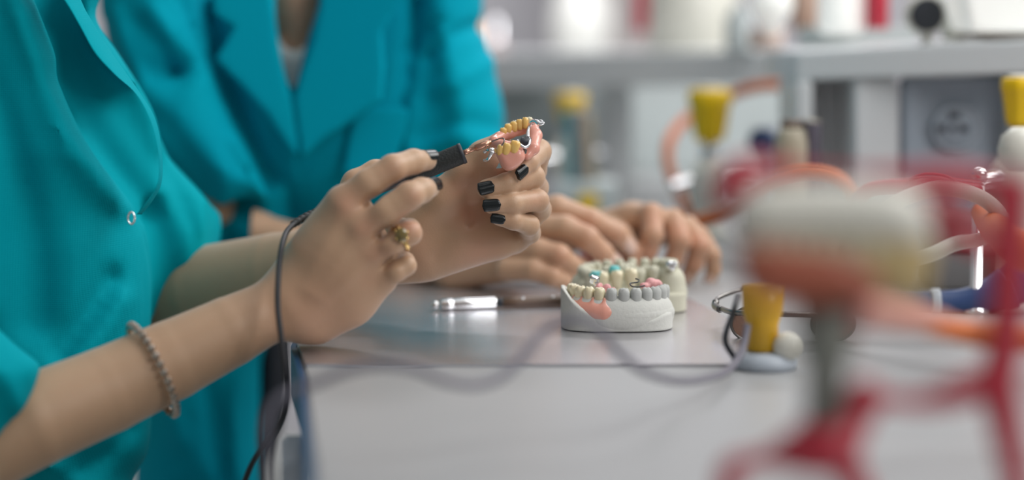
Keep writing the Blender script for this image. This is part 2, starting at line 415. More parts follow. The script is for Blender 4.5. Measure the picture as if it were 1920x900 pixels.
link('plinth', prism([(p[0]+0.05 if p[0] < 0.2 else p[0]-0.02, p[1]) for p in top_pts], 0.0, 0.08, 0.001), M_dark, bench, smooth=False)
# bluish front post under the corner with rounded handle
pa = W(578, 800, 1.10)
link('cable_clip', prism([(-0.120, 1.02), (-0.108, 1.02), (-0.102, 0.95), (-0.112, 0.95)], TZ-0.08, TZ-0.03, 0.002), M_socket2, bench, smooth=False)
# steel plate let into the worktop
sp = [TP(557, 649), TP(572, 688), TP(1440, 688), TP(1402, 618), TP(1290, 562), TP(1268, 533), TP(800, 531), TP(620, 535)]
plate = link('steel_plate', prism([(p.x, p.y) for p in sp], TZ+0.0001, TZ+0.0016, 0.0005), M_steel, smooth=False)
tag(plate, 'scratched steel work plate lying on the white bench under the casts', 'metal plate')

# ---- upstand, shelf units behind the bench
ZS = lambda py, D: W(960, py, D).z
def rectw(name, px0, px1, py0, py1, D, th, m, parent=None, bev=0.002):
    a, b = W(px0, py1, D), W(px1, py0, D)
    return link(name, box((a.x, a.y, a.z), (b.x, a.y+th, b.z), bev), m, parent, smooth=False)
s1 = empty('shelf_unit', W(1700, 420, 1.58), 'white shelf unit above the bench holding the grey socket panel', 'shelf')
def slab(name, pts, m, parent, th):      # pts: near edge left & right (px,py_top,py_bot,D)
    (xa, ta, ba, Da), (xb, tb, bb, Db) = pts
    P = [W(xa, ba, Da), W(xb, bb, Db), W(xb, tb, Db), W(xa, ta, Da)]
    for p in P: p.z = max(p.z, TZ+0.0004)
    Q = [p+Vector((0, th, 0)) for p in P]
    bm = bmesh.new(); v = [bm.verts.new(p) for p in P+Q]
    for f in ((0, 1, 2, 3), (7, 6, 5, 4), (0, 4, 5, 1), (1, 5, 6, 2), (2, 6, 7, 3), (3, 7, 4, 0)): bm.faces.new([v[i] for i in f])
    bmesh.ops.bevel(bm, geom=bm.edges[:], offset=0.002, segments=3, affect='EDGES')
    bmesh.ops.recalc_face_normals(bm, faces=bm.faces)
    me = bpy.data.meshes.new(name); bm.to_mesh(me); bm.free(); return link(name, me, m, parent, smooth=False)
slab('shelf_board', [(1492, 98, 152, 1.56), (1990, 72, 136, 1.44)], M_white, s1, 0.20)
slab('upright', [(1492, 151, 520, 1.555), (1524, 150, 520, 1.55)], M_white, s1, 0.10)
slab('upright', [(1602, 149, 520, 1.535), (1684, 147, 520, 1.525)], M_white, s1, 0.08)
slab('back_panel', [(1500, 150, 520, 1.62), (1600, 146, 520, 1.605)], M_white, s1, 0.01)
slab('riser', [(1500, 50, 100, 1.74), (1720, 48, 98, 1.74)], M_panel, s1, 0.012)
slab('upright', [(1893, 139, 520, 1.50), (1990, 137, 520, 1.50)], M_panel, s1, 0.15)
# socket
so = empty('power_socket', W(1790, 240, 1.53), 'round grey two hole power socket with earth pin on its grey panel', 'socket')
slab('panel', [(1694, 146, 520, 1.520), (1890, 141, 520, 1.520)], M_socket, so, 0.02)
fwd = Vector((0, -1, 0)); sc_ = W(1791, 241, 1.517)
link('ring', lathe(sc_+Vector((0, 0.002, 0)), fwd, [(0, .0182), (.006, .0182), (.0075, .0174), (.0075, .0160), (.003, .0154), (.003, 0)], 48), M_socket2, so)
link('face', lathe(sc_+Vector((0, -0.0005, 0)), fwd, [(0, .0154), (.0035, .0154), (.0042, .0148), (.0042, 0)], 48), M_socket, so)
for hx in (1763, 1808):
    link('hole', lathe(W(hx, 241, 1.5116), fwd, [(0, .0031), (.0008, .0031), (.0008, 0)], 20), M_dark, so)
link('hole', lathe(W(1786, 240, 1.5116), fwd, [(0, .0024), (.0006, .0024), (.0006, 0)], 20), M_dark, so)
link('earth_slot', box(W(1778, 222, 1.5112)+Vector((0, -.0006, 0)), W(1800, 211, 1.5112)+Vector((0, .003, 0)), .0005), M_dark, so, smooth=False)

s2 = empty('shelf_unit', W(1200, 430, 2.2), 'long white shelf unit running behind the yellow gas taps', 'shelf')
slab('shelf_board', [(900, 102, 166, 2.35), (1494, 94, 158, 1.95)], M_white, s2, 0.3)
slab('back_panel', [(850, 150, 520, 2.55), (1640, 150, 470, 2.50)], M_panel, s2, 0.02)
slab('upright', [(1140, 160, 470, 2.22), (1185, 160, 470, 2.20)], M_white, s2, 0.3)

# far background
sbox('window_1', (-0.10, 5.17, 1.28), (0.55, 5.21, 2.1), M_wall)
def far_box(name, px0, px1, py0, py1, D, m, label, cat, th=0.2):
    o = rectw(name, px0, px1, py0, py1, D, th, m, None, 0.01); return tag(o, label, cat)
# ------------------------------------------------------------------ person with dark nails (foreground)
p1 = empty('person', W(40, 900, 1.2)*1.0, 'person in teal short sleeved lab coat with black nails holding pen and denture', 'person')
p1.location.z = 0.0
# --- near right hand, back of the hand to the camera, pen grip
v = Vol(*bounds([(-60, 270, 0.97), (-60, 930, 0.97), (850, 270, 1.2), (850, 930, 1.2), (-60, 270, 1.2), (-60, 930, 1.2)], 0.0), 0.001)
v.lo[2] = 0.985
v.chain([K(-120, 880, 1.045, 92), K(60, 790, 1.058, 88), K(200, 732, 1.075, 81), K(320, 676, 1.088, 75), K(430, 622, 1.098, 66), K(520, 577, 1.106, 56)], 0.0008, 0.002, 0.95)
# palm block
v.poly([(500, 545), (512, 500), (550, 448), (600, 386), (640, 352), (690, 372), (722, 430), (748, 492), (742, 532), (712, 560), (655, 606), (590, 636), (540, 640), (500, 615)], 1.118, 0.0145, 0.014, 0.010, (600, 500, 0.00003, 0.00005))
v.chain([K(545, 560, 1.108, 46), K(610, 470, 1.106, 40), K(646, 385, 1.100, 33)], 0.01, 0.012)
v.chain([K(560, 580, 1.108, 44), K(640, 490, 1.104, 38), K(678, 428, 1.098, 30)], 0.01, 0.012)
v.chain([K(580, 590, 1.112, 40), K(650, 530, 1.108, 34), K(700, 478, 1.102, 27)], 0.01, 0.012)
v.chain([K(600, 600, 1.118, 34), K(660, 570, 1.114, 32), K(716, 524, 1.108, 25)], 0.01, 0.012)
# fingers
idx = [K(646, 382, 1.100, 31), K(690, 345, 1.096, 27), K(736, 315, 1.098, 25), K(775, 303, 1.110, 23), K(800, 301, 1.120, 19)]
mid = [K(676, 428, 1.098, 29), K(722, 398, 1.092, 27), K(768, 367, 1.093, 26), K(790, 357, 1.101, 23.5), K(806, 352, 1.113, 19)]
rng = [K(698, 478, 1.102, 26), K(735, 457, 1.094, 23), K(768, 437, 1.096, 22.5), K(768, 430, 1.120, 20), K(745, 425, 1.140, 18)]
pnk = [K(714, 524, 1.108, 25), K(742, 508, 1.100, 20.5), K(762, 498, 1.102, 18), K(760, 490, 1.122, 17), K(740, 480, 1.138, 15)]
thb = [K(590, 520, 1.125, 38), K(625, 430, 1.137, 29), K(668, 345, 1.143, 24), K(705, 325, 1.147, 22), K(745, 322, 1.150, 18)]
for ch in (idx, mid, rng, pnk): v.chain(ch, 0.0022, 0.0035)
v.chain(thb, 0.006, 0.006)
# web notches, tendons, knuckles
for a, b in (((700, 376, 1.092), (680, 392, 1.10)), ((722, 440, 1.09), (704, 450, 1.10)), ((738, 487, 1.095), (722, 496, 1.10))):
    v.groove([C3(*a), C3(*b)], 0.004, 0.0022)
for a, b in (((575, 540, 1.092), (640, 395, 1.088)), ((590, 550, 1.09), (668, 438, 1.085)), ((610, 565, 1.09), (690, 488, 1.087))):
    v.groove([C3(*a), C3(*b)], 0.005, -0.0009)
for q in ((650, 383, 1.090), (680, 430, 1.087), (702, 478, 1.09)): v.groove([C3(*q), C3(*q)], 0.008, -0.0009)
v.groove([C3(498, 520, 1.09), C3(520, 600, 1.085)], 0.005, 0.0012)
me_r = v.mesh()
# --- far left hand, palm to the camera, fingers curled round the denture
v = Vol(*bounds([(240, 205, 1.12), (240, 660, 1.12), (1060, 205, 1.12), (1060, 660, 1.12), (240, 205, 1.38), (1060, 660, 1.38)], 0.0), 0.001)
v.chain([K(250, 580, 1.33, 88), K(380, 545, 1.30, 84), K(520, 510, 1.27, 74), K(660, 480, 1.24, 62), K(740, 462, 1.225, 52)], 0.0008, 0.002, 0.9)
v.poly([(720, 400), (790, 362), (845, 330), (900, 345), (930, 380), (960, 420), (985, 440), (990, 462), (958, 477), (880, 500), (790, 528), (725, 520)], 1.207, 0.0135, 0.012, 0.010, (850, 430, 0.00002, 0.0))
# thenar and thumb
v.chain([K(770, 440, 1.200, 46), K(830, 372, 1.190, 33), K(872, 322, 1.187, 26), K(905, 292, 1.187, 25), K(938, 268, 1.188, 21)], 0.006, 0.010)
v.chain([K(890, 345, 1.195, 26), K(935, 318, 1.186, 22), K(962, 312, 1.184, 16)], 0.006, 0.006)
v.chain([K(800, 470, 1.20, 42), K(860, 450, 1.198, 36), K(930, 450, 1.20, 26)], 0.01, 0.012)
# knuckle row behind, curled fingers
lidx = [K(955, 395, 1.215, 27), K(1000, 320, 1.212, 24), K(1010, 284, 1.195, 23), K(990, 305, 1.176, 18.5), K(969, 324, 1.167, 15.5)]
lmid = [K(965, 420, 1.213, 26), K(1005, 352, 1.203, 23), K(998, 332, 1.183, 23), K(950, 345, 1.168, 20.5), K(912, 354, 1.164, 18)]
lrng = [K(965, 440, 1.212, 25), K(1012, 392, 1.200, 21), K(1008, 376, 1.181, 20.5), K(960, 382, 1.166, 19), K(922, 385, 1.163, 16.5)]
lpnk = [K(965, 455, 1.210, 22), K(994, 436, 1.197, 19), K(992, 422, 1.180, 19), K(962, 414, 1.168, 16.5), K(935, 410, 1.166, 13.5)]
for ch in (lidx, lmid, lrng, lpnk): v.chain(ch, 0.0022, 0.0012)
# palm creases
v.groove([C3(875, 350, 1.172), C3(892, 395, 1.19), C3(866, 445, 1.19), C3(815, 478, 1.19)], 0.0028, 0.0022)
v.groove([C3(835, 372, 1.168), C3(868, 388, 1.18), C3(885, 392, 1.185)], 0.0022, 0.0013)
v.groove([C3(942, 425, 1.18), C3(957, 472, 1.19)], 0.0026, 0.0020)
for y in (0, 12, 24, 36):
    v.groove([C3(800+y, 385+y, 1.175), C3(835+y, 372+y*1.2, 1.175)], 0.0016, 0.0003)
me_l = v.mesh()
# --- arms and torso under the coat
v = Vol(*bounds([(-420, -60, 0.98), (-420, 1000, 0.98), (450, -60, 1.45), (450, 1000, 1.45)], 0.02), 0.006)
v.poly([(-300, -60), (60, -60), (150, 330), (210, 700), (200, 980), (-300, 980)], 1.345, 0.02, 0.09, 0.02)
v.chain([K(-200, 500, 1.07, 110), K(-100, 870, 1.045, 84), K(40, 800, 1.056, 74)], 0.02, 0.02)
v.chain([K(120, 300, 1.30, 120), K(210, 540, 1.33, 90), K(300, 566, 1.315, 70)], 0.02, 0.02)
me_t = v.mesh()
me = join([me_r, me_l, me_t])
spots = [(W(650, 380, 1.085), .010, .45), (W(684, 428, 1.082), .009, .5), (W(705, 478, 1.085), .009, .45), (W(738, 316, 1.085), .008, .35), (W(780, 370, 1.083), .007, .35),
         (W(700, 530, 1.09), .008, .35), (W(770, 420, 1.09), .008, .5), (W(668, 330, 1.12), .012, .4), (W(945, 275, 1.17), .012, .6), (W(905, 350, 1.15), .008, .5), (W(915, 385, 1.15), .008, .5),
         (W(1012, 375, 1.17), .008, .3), (W(880, 400, 1.19), .012, .5), (W(870, 350, 1.18), .012, .35), (W(900, 480, 1.19), .016, .35), (W(760, 470, 1.18), .02, .25), (W(925, 408, 1.15), .008, .5), (W(945, 330, 1.18), .010, .7),
         (W(960, 412, 1.155), .006, .3), (W(1000, 330, 1.165), .008, .2), (W(590, 600, 1.09), .03, .25)]
redness(me, spots)
link('body', me, M_skin1, p1)
# nails
nail('fingernail', p1, idx[4], idx[4][0]+(idx[4][0]-idx[3][0]), (0.40, 0.70, -0.62), 0.0100, 0.75, M_nail, label='black polished nail')
nail('fingernail', p1, mid[4], mid[4][0]+(mid[4][0]-mid[3][0]), (0.75, 0.55, -0.40), 0.0105, 0.80, M_nail, label='black polished nail')
nail('fingernail', p1, lidx[4], lidx[4][0]+(lidx[4][0]-lidx[3][0]), (0.45, -0.15, -0.88), 0.0105, 0.8, M_nail, label='black polished nail')
def nl(ch, t, L, ang, n=(0, 0, -1)):
    a = ch[4][0]*(1-t)+ch[3][0]*t; r = ch[4][1]*(1-t)+ch[3][1]*t
    nail('fingernail', p1, (a, r), a+(ch[4][0]-ch[3][0]), n, L, ang, M_nail, label='black polished nail')
nl(lmid, -0.13, 0.0100, 0.72, (0.0, 0.10, -1)); nl(lrng, -0.10, 0.0110, 0.72, (0, 0.0, -1)); nl(lpnk, -0.15, 0.0090, 0.75, (0, -0.05, -1))

# lab coat
M_T1 = M_teal
v = Vol(*bounds([(-420, -90, 0.92), (-420, 1010, 0.92), (450, -90, 1.46), (450, 1010, 1.46)], 0.0), 0.004)
v.poly([(-320, -60), (165, -75), (178, 30), (222, 100), (270, 175), (293, 225), (305, 290), (303, 345), (285, 380), (270, 402), (277, 440), (284, 520), (284, 600), (281, 660), (284, 780), (276, 850), (244, 905), (220, 1000), (-320, 1000)], 1.25, 0.12, 0.10, 0.01)
v.poly([(150, 200), (300, 280), (372, 356), (402, 392), (430, 406), (424, 440), (372, 512), (285, 582), (230, 570), (150, 420)], 1.33, 0.055, 0.03, 0.02, smooth=False)
v.poly([(-330, 420), (-120, 545), (0, 618), (78, 684), (62, 735), (0, 824), (-60, 900), (-330, 960)], 1.055, 0.050, 0.030, 0.01, smooth=False)
v.poly([(-420, 100), (-100, 200), (-80, 560), (-330, 700), (-420, 500)], 1.12, 0.09, 0.09, 0.03)
# sleeve openings and the gap between the two fronts
v.poly([(40, -90), (128, -90), (150, 40), (178, 98), (226, 150), (268, 190), (292, 240), (299, 290), (296, 345), (270, 390), (252, 390), (218, 332), (168, 250), (122, 150), (82, 50)], 1.11, 0.135, 0.01, 0.010, (215, 200, 0.00022, -0.00004), op='cut')
v.chain([K(170, 742, 1.072, 92), K(20, 806, 1.055, 90)], 0.002, 0.002, op='cut')
v.chain([K(480, 590, 1.30, 66), K(352, 545, 1.318, 74), K(300, 545, 1.32, 70)], 0.002, 0.002, op='cut')
v.relief([([(60, -40), (120, 60), (190, 160), (250, 240), (285, 310), (288, 345)], 20, 0.002),
          ([(110, 150), (160, 260), (215, 330), (258, 385)], 30, 0.008),
          ([(20, -20), (75, 130), (125, 250), (180, 330), (240, 390)], 24, -0.009),
          ([(-60, 60), (10, 250), (60, 450), (70, 600)], 40, 0.010),
          ([(-150, 0), (-90, 300), (-60, 560)], 40, -0.010),
          ([(205, 520), (160, 590), (110, 660)], 22, 0.007), ([(235, 560), (200, 620), (150, 680)], 18, -0.004),
          ([(270, 430), (276, 520), (278, 640)], 4, 0.0015),
          ([(300, 300), (350, 400), (380, 450)], 16, 0.003), ([(310, 360), (340, 450), (350, 500)], 16, -0.003),
          ([(-60, 640), (0, 700), (30, 760)], 16, -0.004), ([(240, 800), (200, 850), (120, 900)], 18, 0.006), ([(100, 880), (180, 930)], 25, -0.006)], 1.33)
link('lab_coat', v.mesh(smooth=2), M_T1, p1)
# turned-out front edge of the coat
outer = catmull([(118, -80), (152, 0), (168, 32), (212, 102), (264, 176), (292, 226), (304, 290), (303, 342), (288, 374), (266, 402)], 6)
inner = catmull([(60, -80), (120, 0), (150, 50), (178, 100), (215, 140), (255, 176), (284, 232), (297, 290), (296, 340), (280, 370), (256, 402)], 6)
def sheet(name, la, lb, Da, Db, m, parent, th=0.0012, bulge=0.004, nu=8, label=None):
    n = 60; RA = [la[int(i*(len(la)-1)/n)] for i in range(n+1)]; RB = [lb[int(i*(len(lb)-1)/n)] for i in range(n+1)]; vs, fs = [], []
    for lay in (0, 1):
        for i in range(n+1):
            for j in range(nu+1):
                t = j/nu; p = np.array(RA[i])*(1-t)+np.array(RB[i])*t
                D = (Da(i/n)*(1-t)+Db(i/n)*t) - bulge*math.sin(math.pi*t) + lay*th
                vs.append(W(p[0], p[1], D))
    w = nu+1; o = (n+1)*w
    for i in range(n):
        for j in range(nu):
            q = (i*w+j, i*w+j+1, (i+1)*w+j+1, (i+1)*w+j); fs.append(q); fs.append(tuple(x+o for x in q)[::-1])
    for i in range(n):
        fs.append((i*w, (i+1)*w, (i+1)*w+o, i*w+o)); fs.append(((i+1)*w+nu, i*w+nu, i*w+nu+o, (i+1)*w+nu+o))
    for j in range(nu): fs.append((j+1, j, j+o, j+1+o)); k = n*w; fs.append((k+j, k+j+1, k+j+1+o, k+j+o))
    return link(name, pymesh(name, vs, fs), m, parent, label=label)
sheet('front_facing', outer, inner, lambda t: 1.165-0.02*t, lambda t: 1.135-0.005*t, M_teal, p1, bulge=0.004, label='turned out front edge of the coat')
# snap button
ce = C3(246, 409, 1.118)
me = bpy.data.meshes.new('torus'); bm = bmesh.new()
ring_pts = [cw(*(ce+np.array([math.cos(a)*0.0019, math.sin(a)*0.0033, -0.0]))) for a in np.linspace(0, 2*math.pi, 40)]
link('snap_button', pymesh('snap', *tube(ring_pts, 0.0006, 8)), M_chrome, p1, label='small round metal snap')
# stitched seam along the front edge
seam = catmull([(272, 425), (277, 470), (279, 520), (279, 580), (277, 640)], 8)

# bracelet of faceted beads
def bracelet():
    br = empty('bracelet', W(292, 700, 1.08), 'stretch bracelet of bronze and silver faceted beads worn on the near forearm', 'bracelet')
    c = C3(286, 694, 1.085); ax = np.array([math.cos(math.radians(27)), math.sin(math.radians(27)), 0.40]); ax /= np.linalg.norm(ax)
    # tilt so the ring reads as a narrow curve
    u = np.array([-math.sin(math.radians(15)), math.cos(math.radians(15)), 0]); w = np.cross(ax, u); w /= np.linalg.norm(w); u = np.cross(w, ax)
    N = 34; R = 0.0258
    for i in range(N):
        a = 2*math.pi*i/N; p = c+(u*math.cos(a)*R*1.04+w*math.sin(a)*R*0.98)
        bm = bmesh.new(); bmesh.ops.create_icosphere(bm, subdivisions=1, radius=0.0026+0.0002*(i % 3 == 0))
        q = cw(*p)
        for vv in bm.verts: vv.co = vv.co+q
        me = bpy.data.meshes.new('bead'); bm.to_mesh(me); bm.free()
        link('bead', me, M_bead, br, smooth=False)
    link('elastic_cord', pymesh('cord', *tube([cw(*(c+(u*math.cos(a)*R*1.04+w*math.sin(a)*R*0.98))) for a in np.linspace(0, 2*math.pi, 60)], 0.0005, 6)), M_cable, br)
bracelet()
# finger ring
def fring():
    A = C3(742, 453, 1.0935); d = C3(768, 437, 1.096)-C3(735, 457, 1.094); d /= np.linalg.norm(d)
    up = np.array([0.45, 0.8, -0.4]); up -= d*(up@d); up /= np.linalg.norm(up); s = np.cross(d, up); R = 23.5*1.094/FPX
    c = C3(752, 447, 1.0948)
    r = empty('finger_ring', cw(*c), 'gold ring with an olive stone worn on the ring finger', 'ring')
    for off in (-0.0011, 0.0011):
        link('band', pymesh('band', *tube([cw(*(c+d*(off*(0.4+0.9*max(0, math.cos(a-0.9))))+(up*math.cos(a)+s*math.sin(a))*(R+0.0004))) for a in np.linspace(0, 2*math.pi, 50)], 0.0007, 8)), M_gold, r)
    n = np.array([0.35, 0.35, -0.87]); n -= d*(n@d); n /= np.linalg.norm(n)
    g = c+n*(R+0.0018)
    gem = link('gemstone', ball(cw(*g), 0.0036, (1, 0.8, 1.15), 12), M_stone, r, smooth=False)
    for i in range(6):
        a = i*math.pi/3; e1, e2 = d, np.cross(d, n); q = g+(e1*math.cos(a)+e2*math.sin(a))*0.0034
        link('prong', ball(cw(*q), 0.0009, seg=10), M_gold, gem)
fring()

# ------------------------------------------------------------------ second person, behind
p2 = empty('person', W(600, 900, 1.58), 'person in teal lab coat over white top leaning hands on bench behind', 'person')
p2.location.z = 0
v = Vol(*bounds([(400, 340, 1.28), (400, 560, 1.28), (1370, 340, 1.52), (1370, 570, 1.52)], 0.0), 0.0013)
v.lo[1] = C3(0, 560, 1.52)[1]
# forearm and right hand
v.chain([K(360, 380, 1.50, 44), K(470, 440, 1.47, 42), K(600, 470, 1.45, 40), K(760, 495, 1.42, 36), K(880, 500, 1.395, 32)], 0.01, 0.01)
v.chain([K(850, 490, 1.395, 34), K(920, 450, 1.385, 32), K(990, 410, 1.375, 27)], 0.01, 0.012)
v.chain([K(850, 500, 1.395, 32), K(930, 480, 1.380, 32), K(1000, 450, 1.365, 24)], 0.01, 0.012)
v.chain([K(860, 510, 1.39, 28), K(950, 505, 1.365, 24)], 0.01, 0.012)
qi = [K(975, 398, 1.378, 26), K(1045, 390, 1.372, 23.5), K(1107, 413, 1.372, 22), K(1155, 437, 1.378, 19.5), K(1172, 458, 1.385, 17)]
qm = [K(985, 425, 1.365, 26), K(1060, 428, 1.355, 24), K(1100, 447, 1.352, 23), K(1130, 475, 1.358, 20), K(1143, 487, 1.362, 17)]
qr = [K(960, 470, 1.355, 25), K(1010, 470, 1.345, 23), K(1048, 480, 1.340, 22), K(1072, 498, 1.345, 19.5), K(1083, 508, 1.348, 17)]
qp = [K(950, 505, 1.350, 22), K(1000, 506, 1.340, 20), K(1035, 518, 1.338, 18.5), K(1055, 527, 1.342, 16), K(1065, 530, 1.345, 14)]
qt = [K(900, 500, 1.40, 26), K(980, 500, 1.405, 22), K(1050, 500, 1.405, 19), K(1090, 500, 1.405, 17)]
for ch in (qi, qm, qr, qp, qt): v.chain(ch, 0.0025, 0.002)
# left hand
v.chain([K(860, 400, 1.50, 36), K(960, 440, 1.47, 34), K(1060, 440, 1.445, 30), K(1140, 430, 1.43, 26)], 0.01, 0.01)
v.chain([K(1130, 432, 1.43, 28), K(1180, 410, 1.42, 24), K(1221, 402, 1.405, 21)], 0.01, 0.014)
v.chain([K(1140, 440, 1.435, 26), K(1200, 420, 1.43, 26), K(1262, 416, 1.415, 22)], 0.01, 0.014)
v.chain([K(1150, 445, 1.44, 24), K(1230, 432, 1.44, 26), K(1308, 438, 1.43, 18)], 0.01, 0.014)
wi = [K(1221, 402, 1.405, 21), K(1224, 440, 1.395, 20), K(1216, 470, 1.40, 17.5), K(1206, 496, 1.405, 14)]
wm = [K(1262, 412, 1.412, 22), K(1275, 450, 1.40, 20.5), K(1264, 485, 1.405, 17.5), K(1252, 510, 1.410, 14)]
wr = [K(1290, 425, 1.422, 21), K(1312, 462, 1.408, 19.5), K(1302, 495, 1.412, 16.5), K(1288, 518, 1.418, 14)]
wp = [K(1312, 440, 1.435, 18), K(1336, 478, 1.425, 16), K(1338, 505, 1.428, 14), K(1330, 526, 1.43, 12)]
wt = [K(1140, 425, 1.42, 22), K(1165, 440, 1.40, 19), K(1185, 470, 1.395, 17), K(1185, 492, 1.395, 14)]
for ch in (wi, wm, wr, wp, wt): v.chain(ch, 0.0025, 0.0025)
me_h = v.mesh()
v = Vol(*bounds([(150, -140, 1.42), (150, 1020, 1.42), (950, -140, 1.75), (950, 1020, 1.75)], 0.0), 0.006)
v.poly([(240, -60), (480, -120), (650, -120), (860, -60), (880, 240), (820, 380), (560, 380), (470, 700), (460, 1000), (290, 1000), (300, 500), (270, 200)], 1.60, 0.075, 0.07, 0.02)
v.poly([(490, -140), (630, -140), (615, 20), (560, 175), (520, 120)], 1.545, 0.035, 0.03, 0.01)
v.chain([K(260, 60, 1.54, 70), K(330, 260, 1.50, 58), K(400, 385, 1.495, 44)], 0.02, 0.02)
v.chain([K(850, 60, 1.56, 62), K(880, 240, 1.54, 50), K(870, 390, 1.50, 36)], 0.02, 0.02)
me = join([me_h, v.mesh()])
redness(me, [(W(*q), .012, .45) for q in ((1107, 413, 1.355), (1100, 447, 1.335), (1048, 480, 1.325), (1165, 440, 1.36), (1130, 480, 1.34), (1225, 405, 1.39), (1275, 430, 1.395), (1312, 450, 1.40), (1216, 480, 1.39), (1264, 490, 1.39), (1302, 500, 1.40))] + [(W(545, 0, 1.5), .06, .25)])
link('body', me, M_skin2, p2)
for ch, n, L in ((qi, (0.5, 0.1, -0.85), .012), (qm, (0.55, 0.3, -0.75), .011), (qr, (0.4, 0.7, -0.5), .011)):
    nail('fingernail', p2, ch[4], ch[4][0]+(ch[4][0]-ch[3][0]), n, L, 0.8, M_nail2, label='unpainted nail')
for ch in (wi, wm, wr, wp):
    nail('fingernail', p2, ch[3], ch[3][0]+(ch[3][0]-ch[2][0]), (-0.15, 0.15, -1), 0.011, 0.75, M_nail2, label='unpainted nail')
# coat
v = Vol(*bounds([(140, -140, 1.40), (140, 1020, 1.40), (960, -140, 1.74), (960, 1020, 1.74)], 0.0), 0.0045)
v.poly([(180, -130), (900, -130), (897, 40), (908, 110), (930, 175), (940, 230), (930, 300), (870, 400), (800, 425), (640, 430), (556, 418), (520, 560), (488, 680), (486, 980), (250, 980), (262, 560), (255, 150)], 1.58, 0.10, 0.07, 0.01, smooth=False)
v.poly([(165, -120), (330, -120), (400, 60), (410, 130), (385, 146), (300, 160), (240, 160), (190, 70)], 1.50, 0.06, 0.05, 0.015)
v.poly([(235, 140), (310, 128), (395, 116), (420, 180), (460, 270), (497, 356), (462, 374), (426, 392), (400, 388), (330, 330), (262, 280)], 1.485, 0.05, 0.042, 0.008)
v.poly([(745, -110), (888, -110), (900, 60), (933, 175), (943, 285), (900, 330), (840, 330), (752, 292), (785, 210), (765, 100)], 1.535, 0.075, 0.06, 0.012)
v.poly([(508, -180), (604, -180), (598, 10), (572, 90), (549, 185), (530, 120), (517, 40)], 1.40, 0.13, 0.003, 0.002, op='cut', smooth=False)
v.chain([K(560, 490, 1.46, 52), K(440, 405, 1.483, 52), K(400, 370, 1.49, 46)], 0.002, 0.002, op='cut')
v.relief([([(395, 20), (410, 110), (445, 200), (510, 340)], 14, 0.016), ([(780, 0), (770, 110), (745, 230), (735, 290)], 10, 0.010),
          ([(800, 110), (860, 60), (900, 50)], 12, 0.006), ([(760, 100), (800, 60), (830, 40)], 9, 0.005), ([(820, 170), (880, 140), (930, 110)], 14, -0.004), ([(790, 260), (860, 230), (930, 240)], 16, 0.004),
          ([(260, 40), (300, 90), (330, 140)], 15, 0.006), ([(340, 0), (360, 60), (385, 110)], 10, 0.006), ([(290, 20), (320, 60)], 12, -0.005), ([(215, 20), (235, 90), (265, 140)], 13, -0.006), ([(195, 40), (215, 110), (240, 150)], 8, 0.005),
          ([(262, 152), (330, 140), (400, 132)], 6, 0.0015), ([(300, 220), (360, 300), (400, 350)], 18, 0.003), ([(380, 352), (490, 310)], 3, 0.0015),
          ([(560, 300), (562, 415)], 4, 0.002), ([(500, 260), (530, 320), (545, 400)], 10, 0.006), ([(440, 260), (480, 330), (500, 380)], 9, -0.006),
          ([(350, 640), (400, 760), (420, 900)], 18, 0.008), ([(300, 700), (340, 830)], 20, -0.006), ([(460, 600), (440, 760), (445, 900)], 14, -0.006),
          ([(850, 290), (790, 330), (770, 400)], 12, 0.005)], 1.60)
link('lab_coat', v.mesh(smooth=2), M_teal2, p2)
# undershirt in the neck opening
v = Vol(*bounds([(500, 40, 1.46), (620, 260, 1.46), (500, 40, 1.56), (620, 260, 1.56)], 0.0), 0.0025)
v.poly([(500, 60), (518, 62), (530, 84), (546, 95), (562, 94), (575, 84), (590, 60), (600, 100), (590, 230), (510, 230)], 1.522, 0.020, 0.008, 0.002, smooth=False)
link('undershirt', v.mesh(), M_tee, p2, label='white round necked undershirt')
def lapel(name, pts, D, tx, ty, th=0.0035, x0=560, y0=150, label=None):
    v = Vol(*bounds([(min(p[0] for p in pts)-10, min(p[1] for p in pts)-10, D-.03), (max(p[0] for p in pts)+10, max(p[1] for p in pts)+10, D-.03), (min(p[0] for p in pts)-10, min(p[1] for p in pts)-10, D+.03), (max(p[0] for p in pts)+10, max(p[1] for p in pts)+10, D+.03)], 0.0), 0.0022)
    v.poly(pts, D, th, 0.003, 0.001, (x0, y0, tx, ty), smooth=False)
    link(name, v.mesh(smooth=2), M_teal2, p2, label=label)
lapel('lapel', [(392, -60), (498, -60), (512, 0), (520, 60), (532, 130), (546, 180), (562, 262), (560, 300), (545, 285), (500, 215), (455, 165), (403, 112), (425, 75), (437, 52), (400, 28)], 1.464, 0.00004, 0.0, label='left hand lapel of the coat')
lapel('lapel', [(606, -60), (790, -60), (745, 10), (718, 60), (722, 130), (716, 190), (650, 235), (600, 268), (566, 300), (560, 262), (550, 190), (560, 150), (585, 80), (598, 20)], 1.462, -0.00004, 0.0, label='right hand lapel of the coat')
lapel('pocket', [(664, 205), (690, 196), (770, 202), (762, 250), (735, 330), (640, 330), (650, 260)], 1.476, 0, 0, 0.002, label='breast pocket')
# dark trousers beside the coat
v = Vol(*bounds([(470, 560, 1.54), (560, 1010, 1.54), (470, 560, 1.68), (560, 1010, 1.68)], 0.0), 0.004)
v.poly([(470, 600), (545, 600), (545, 700), (530, 800), (505, 870), (500, 1010), (465, 1010)], 1.60, 0.05, 0.04, 0.002, smooth=False)
link('trousers', v.mesh(), M_black_cloth, p2, label='black trousers')
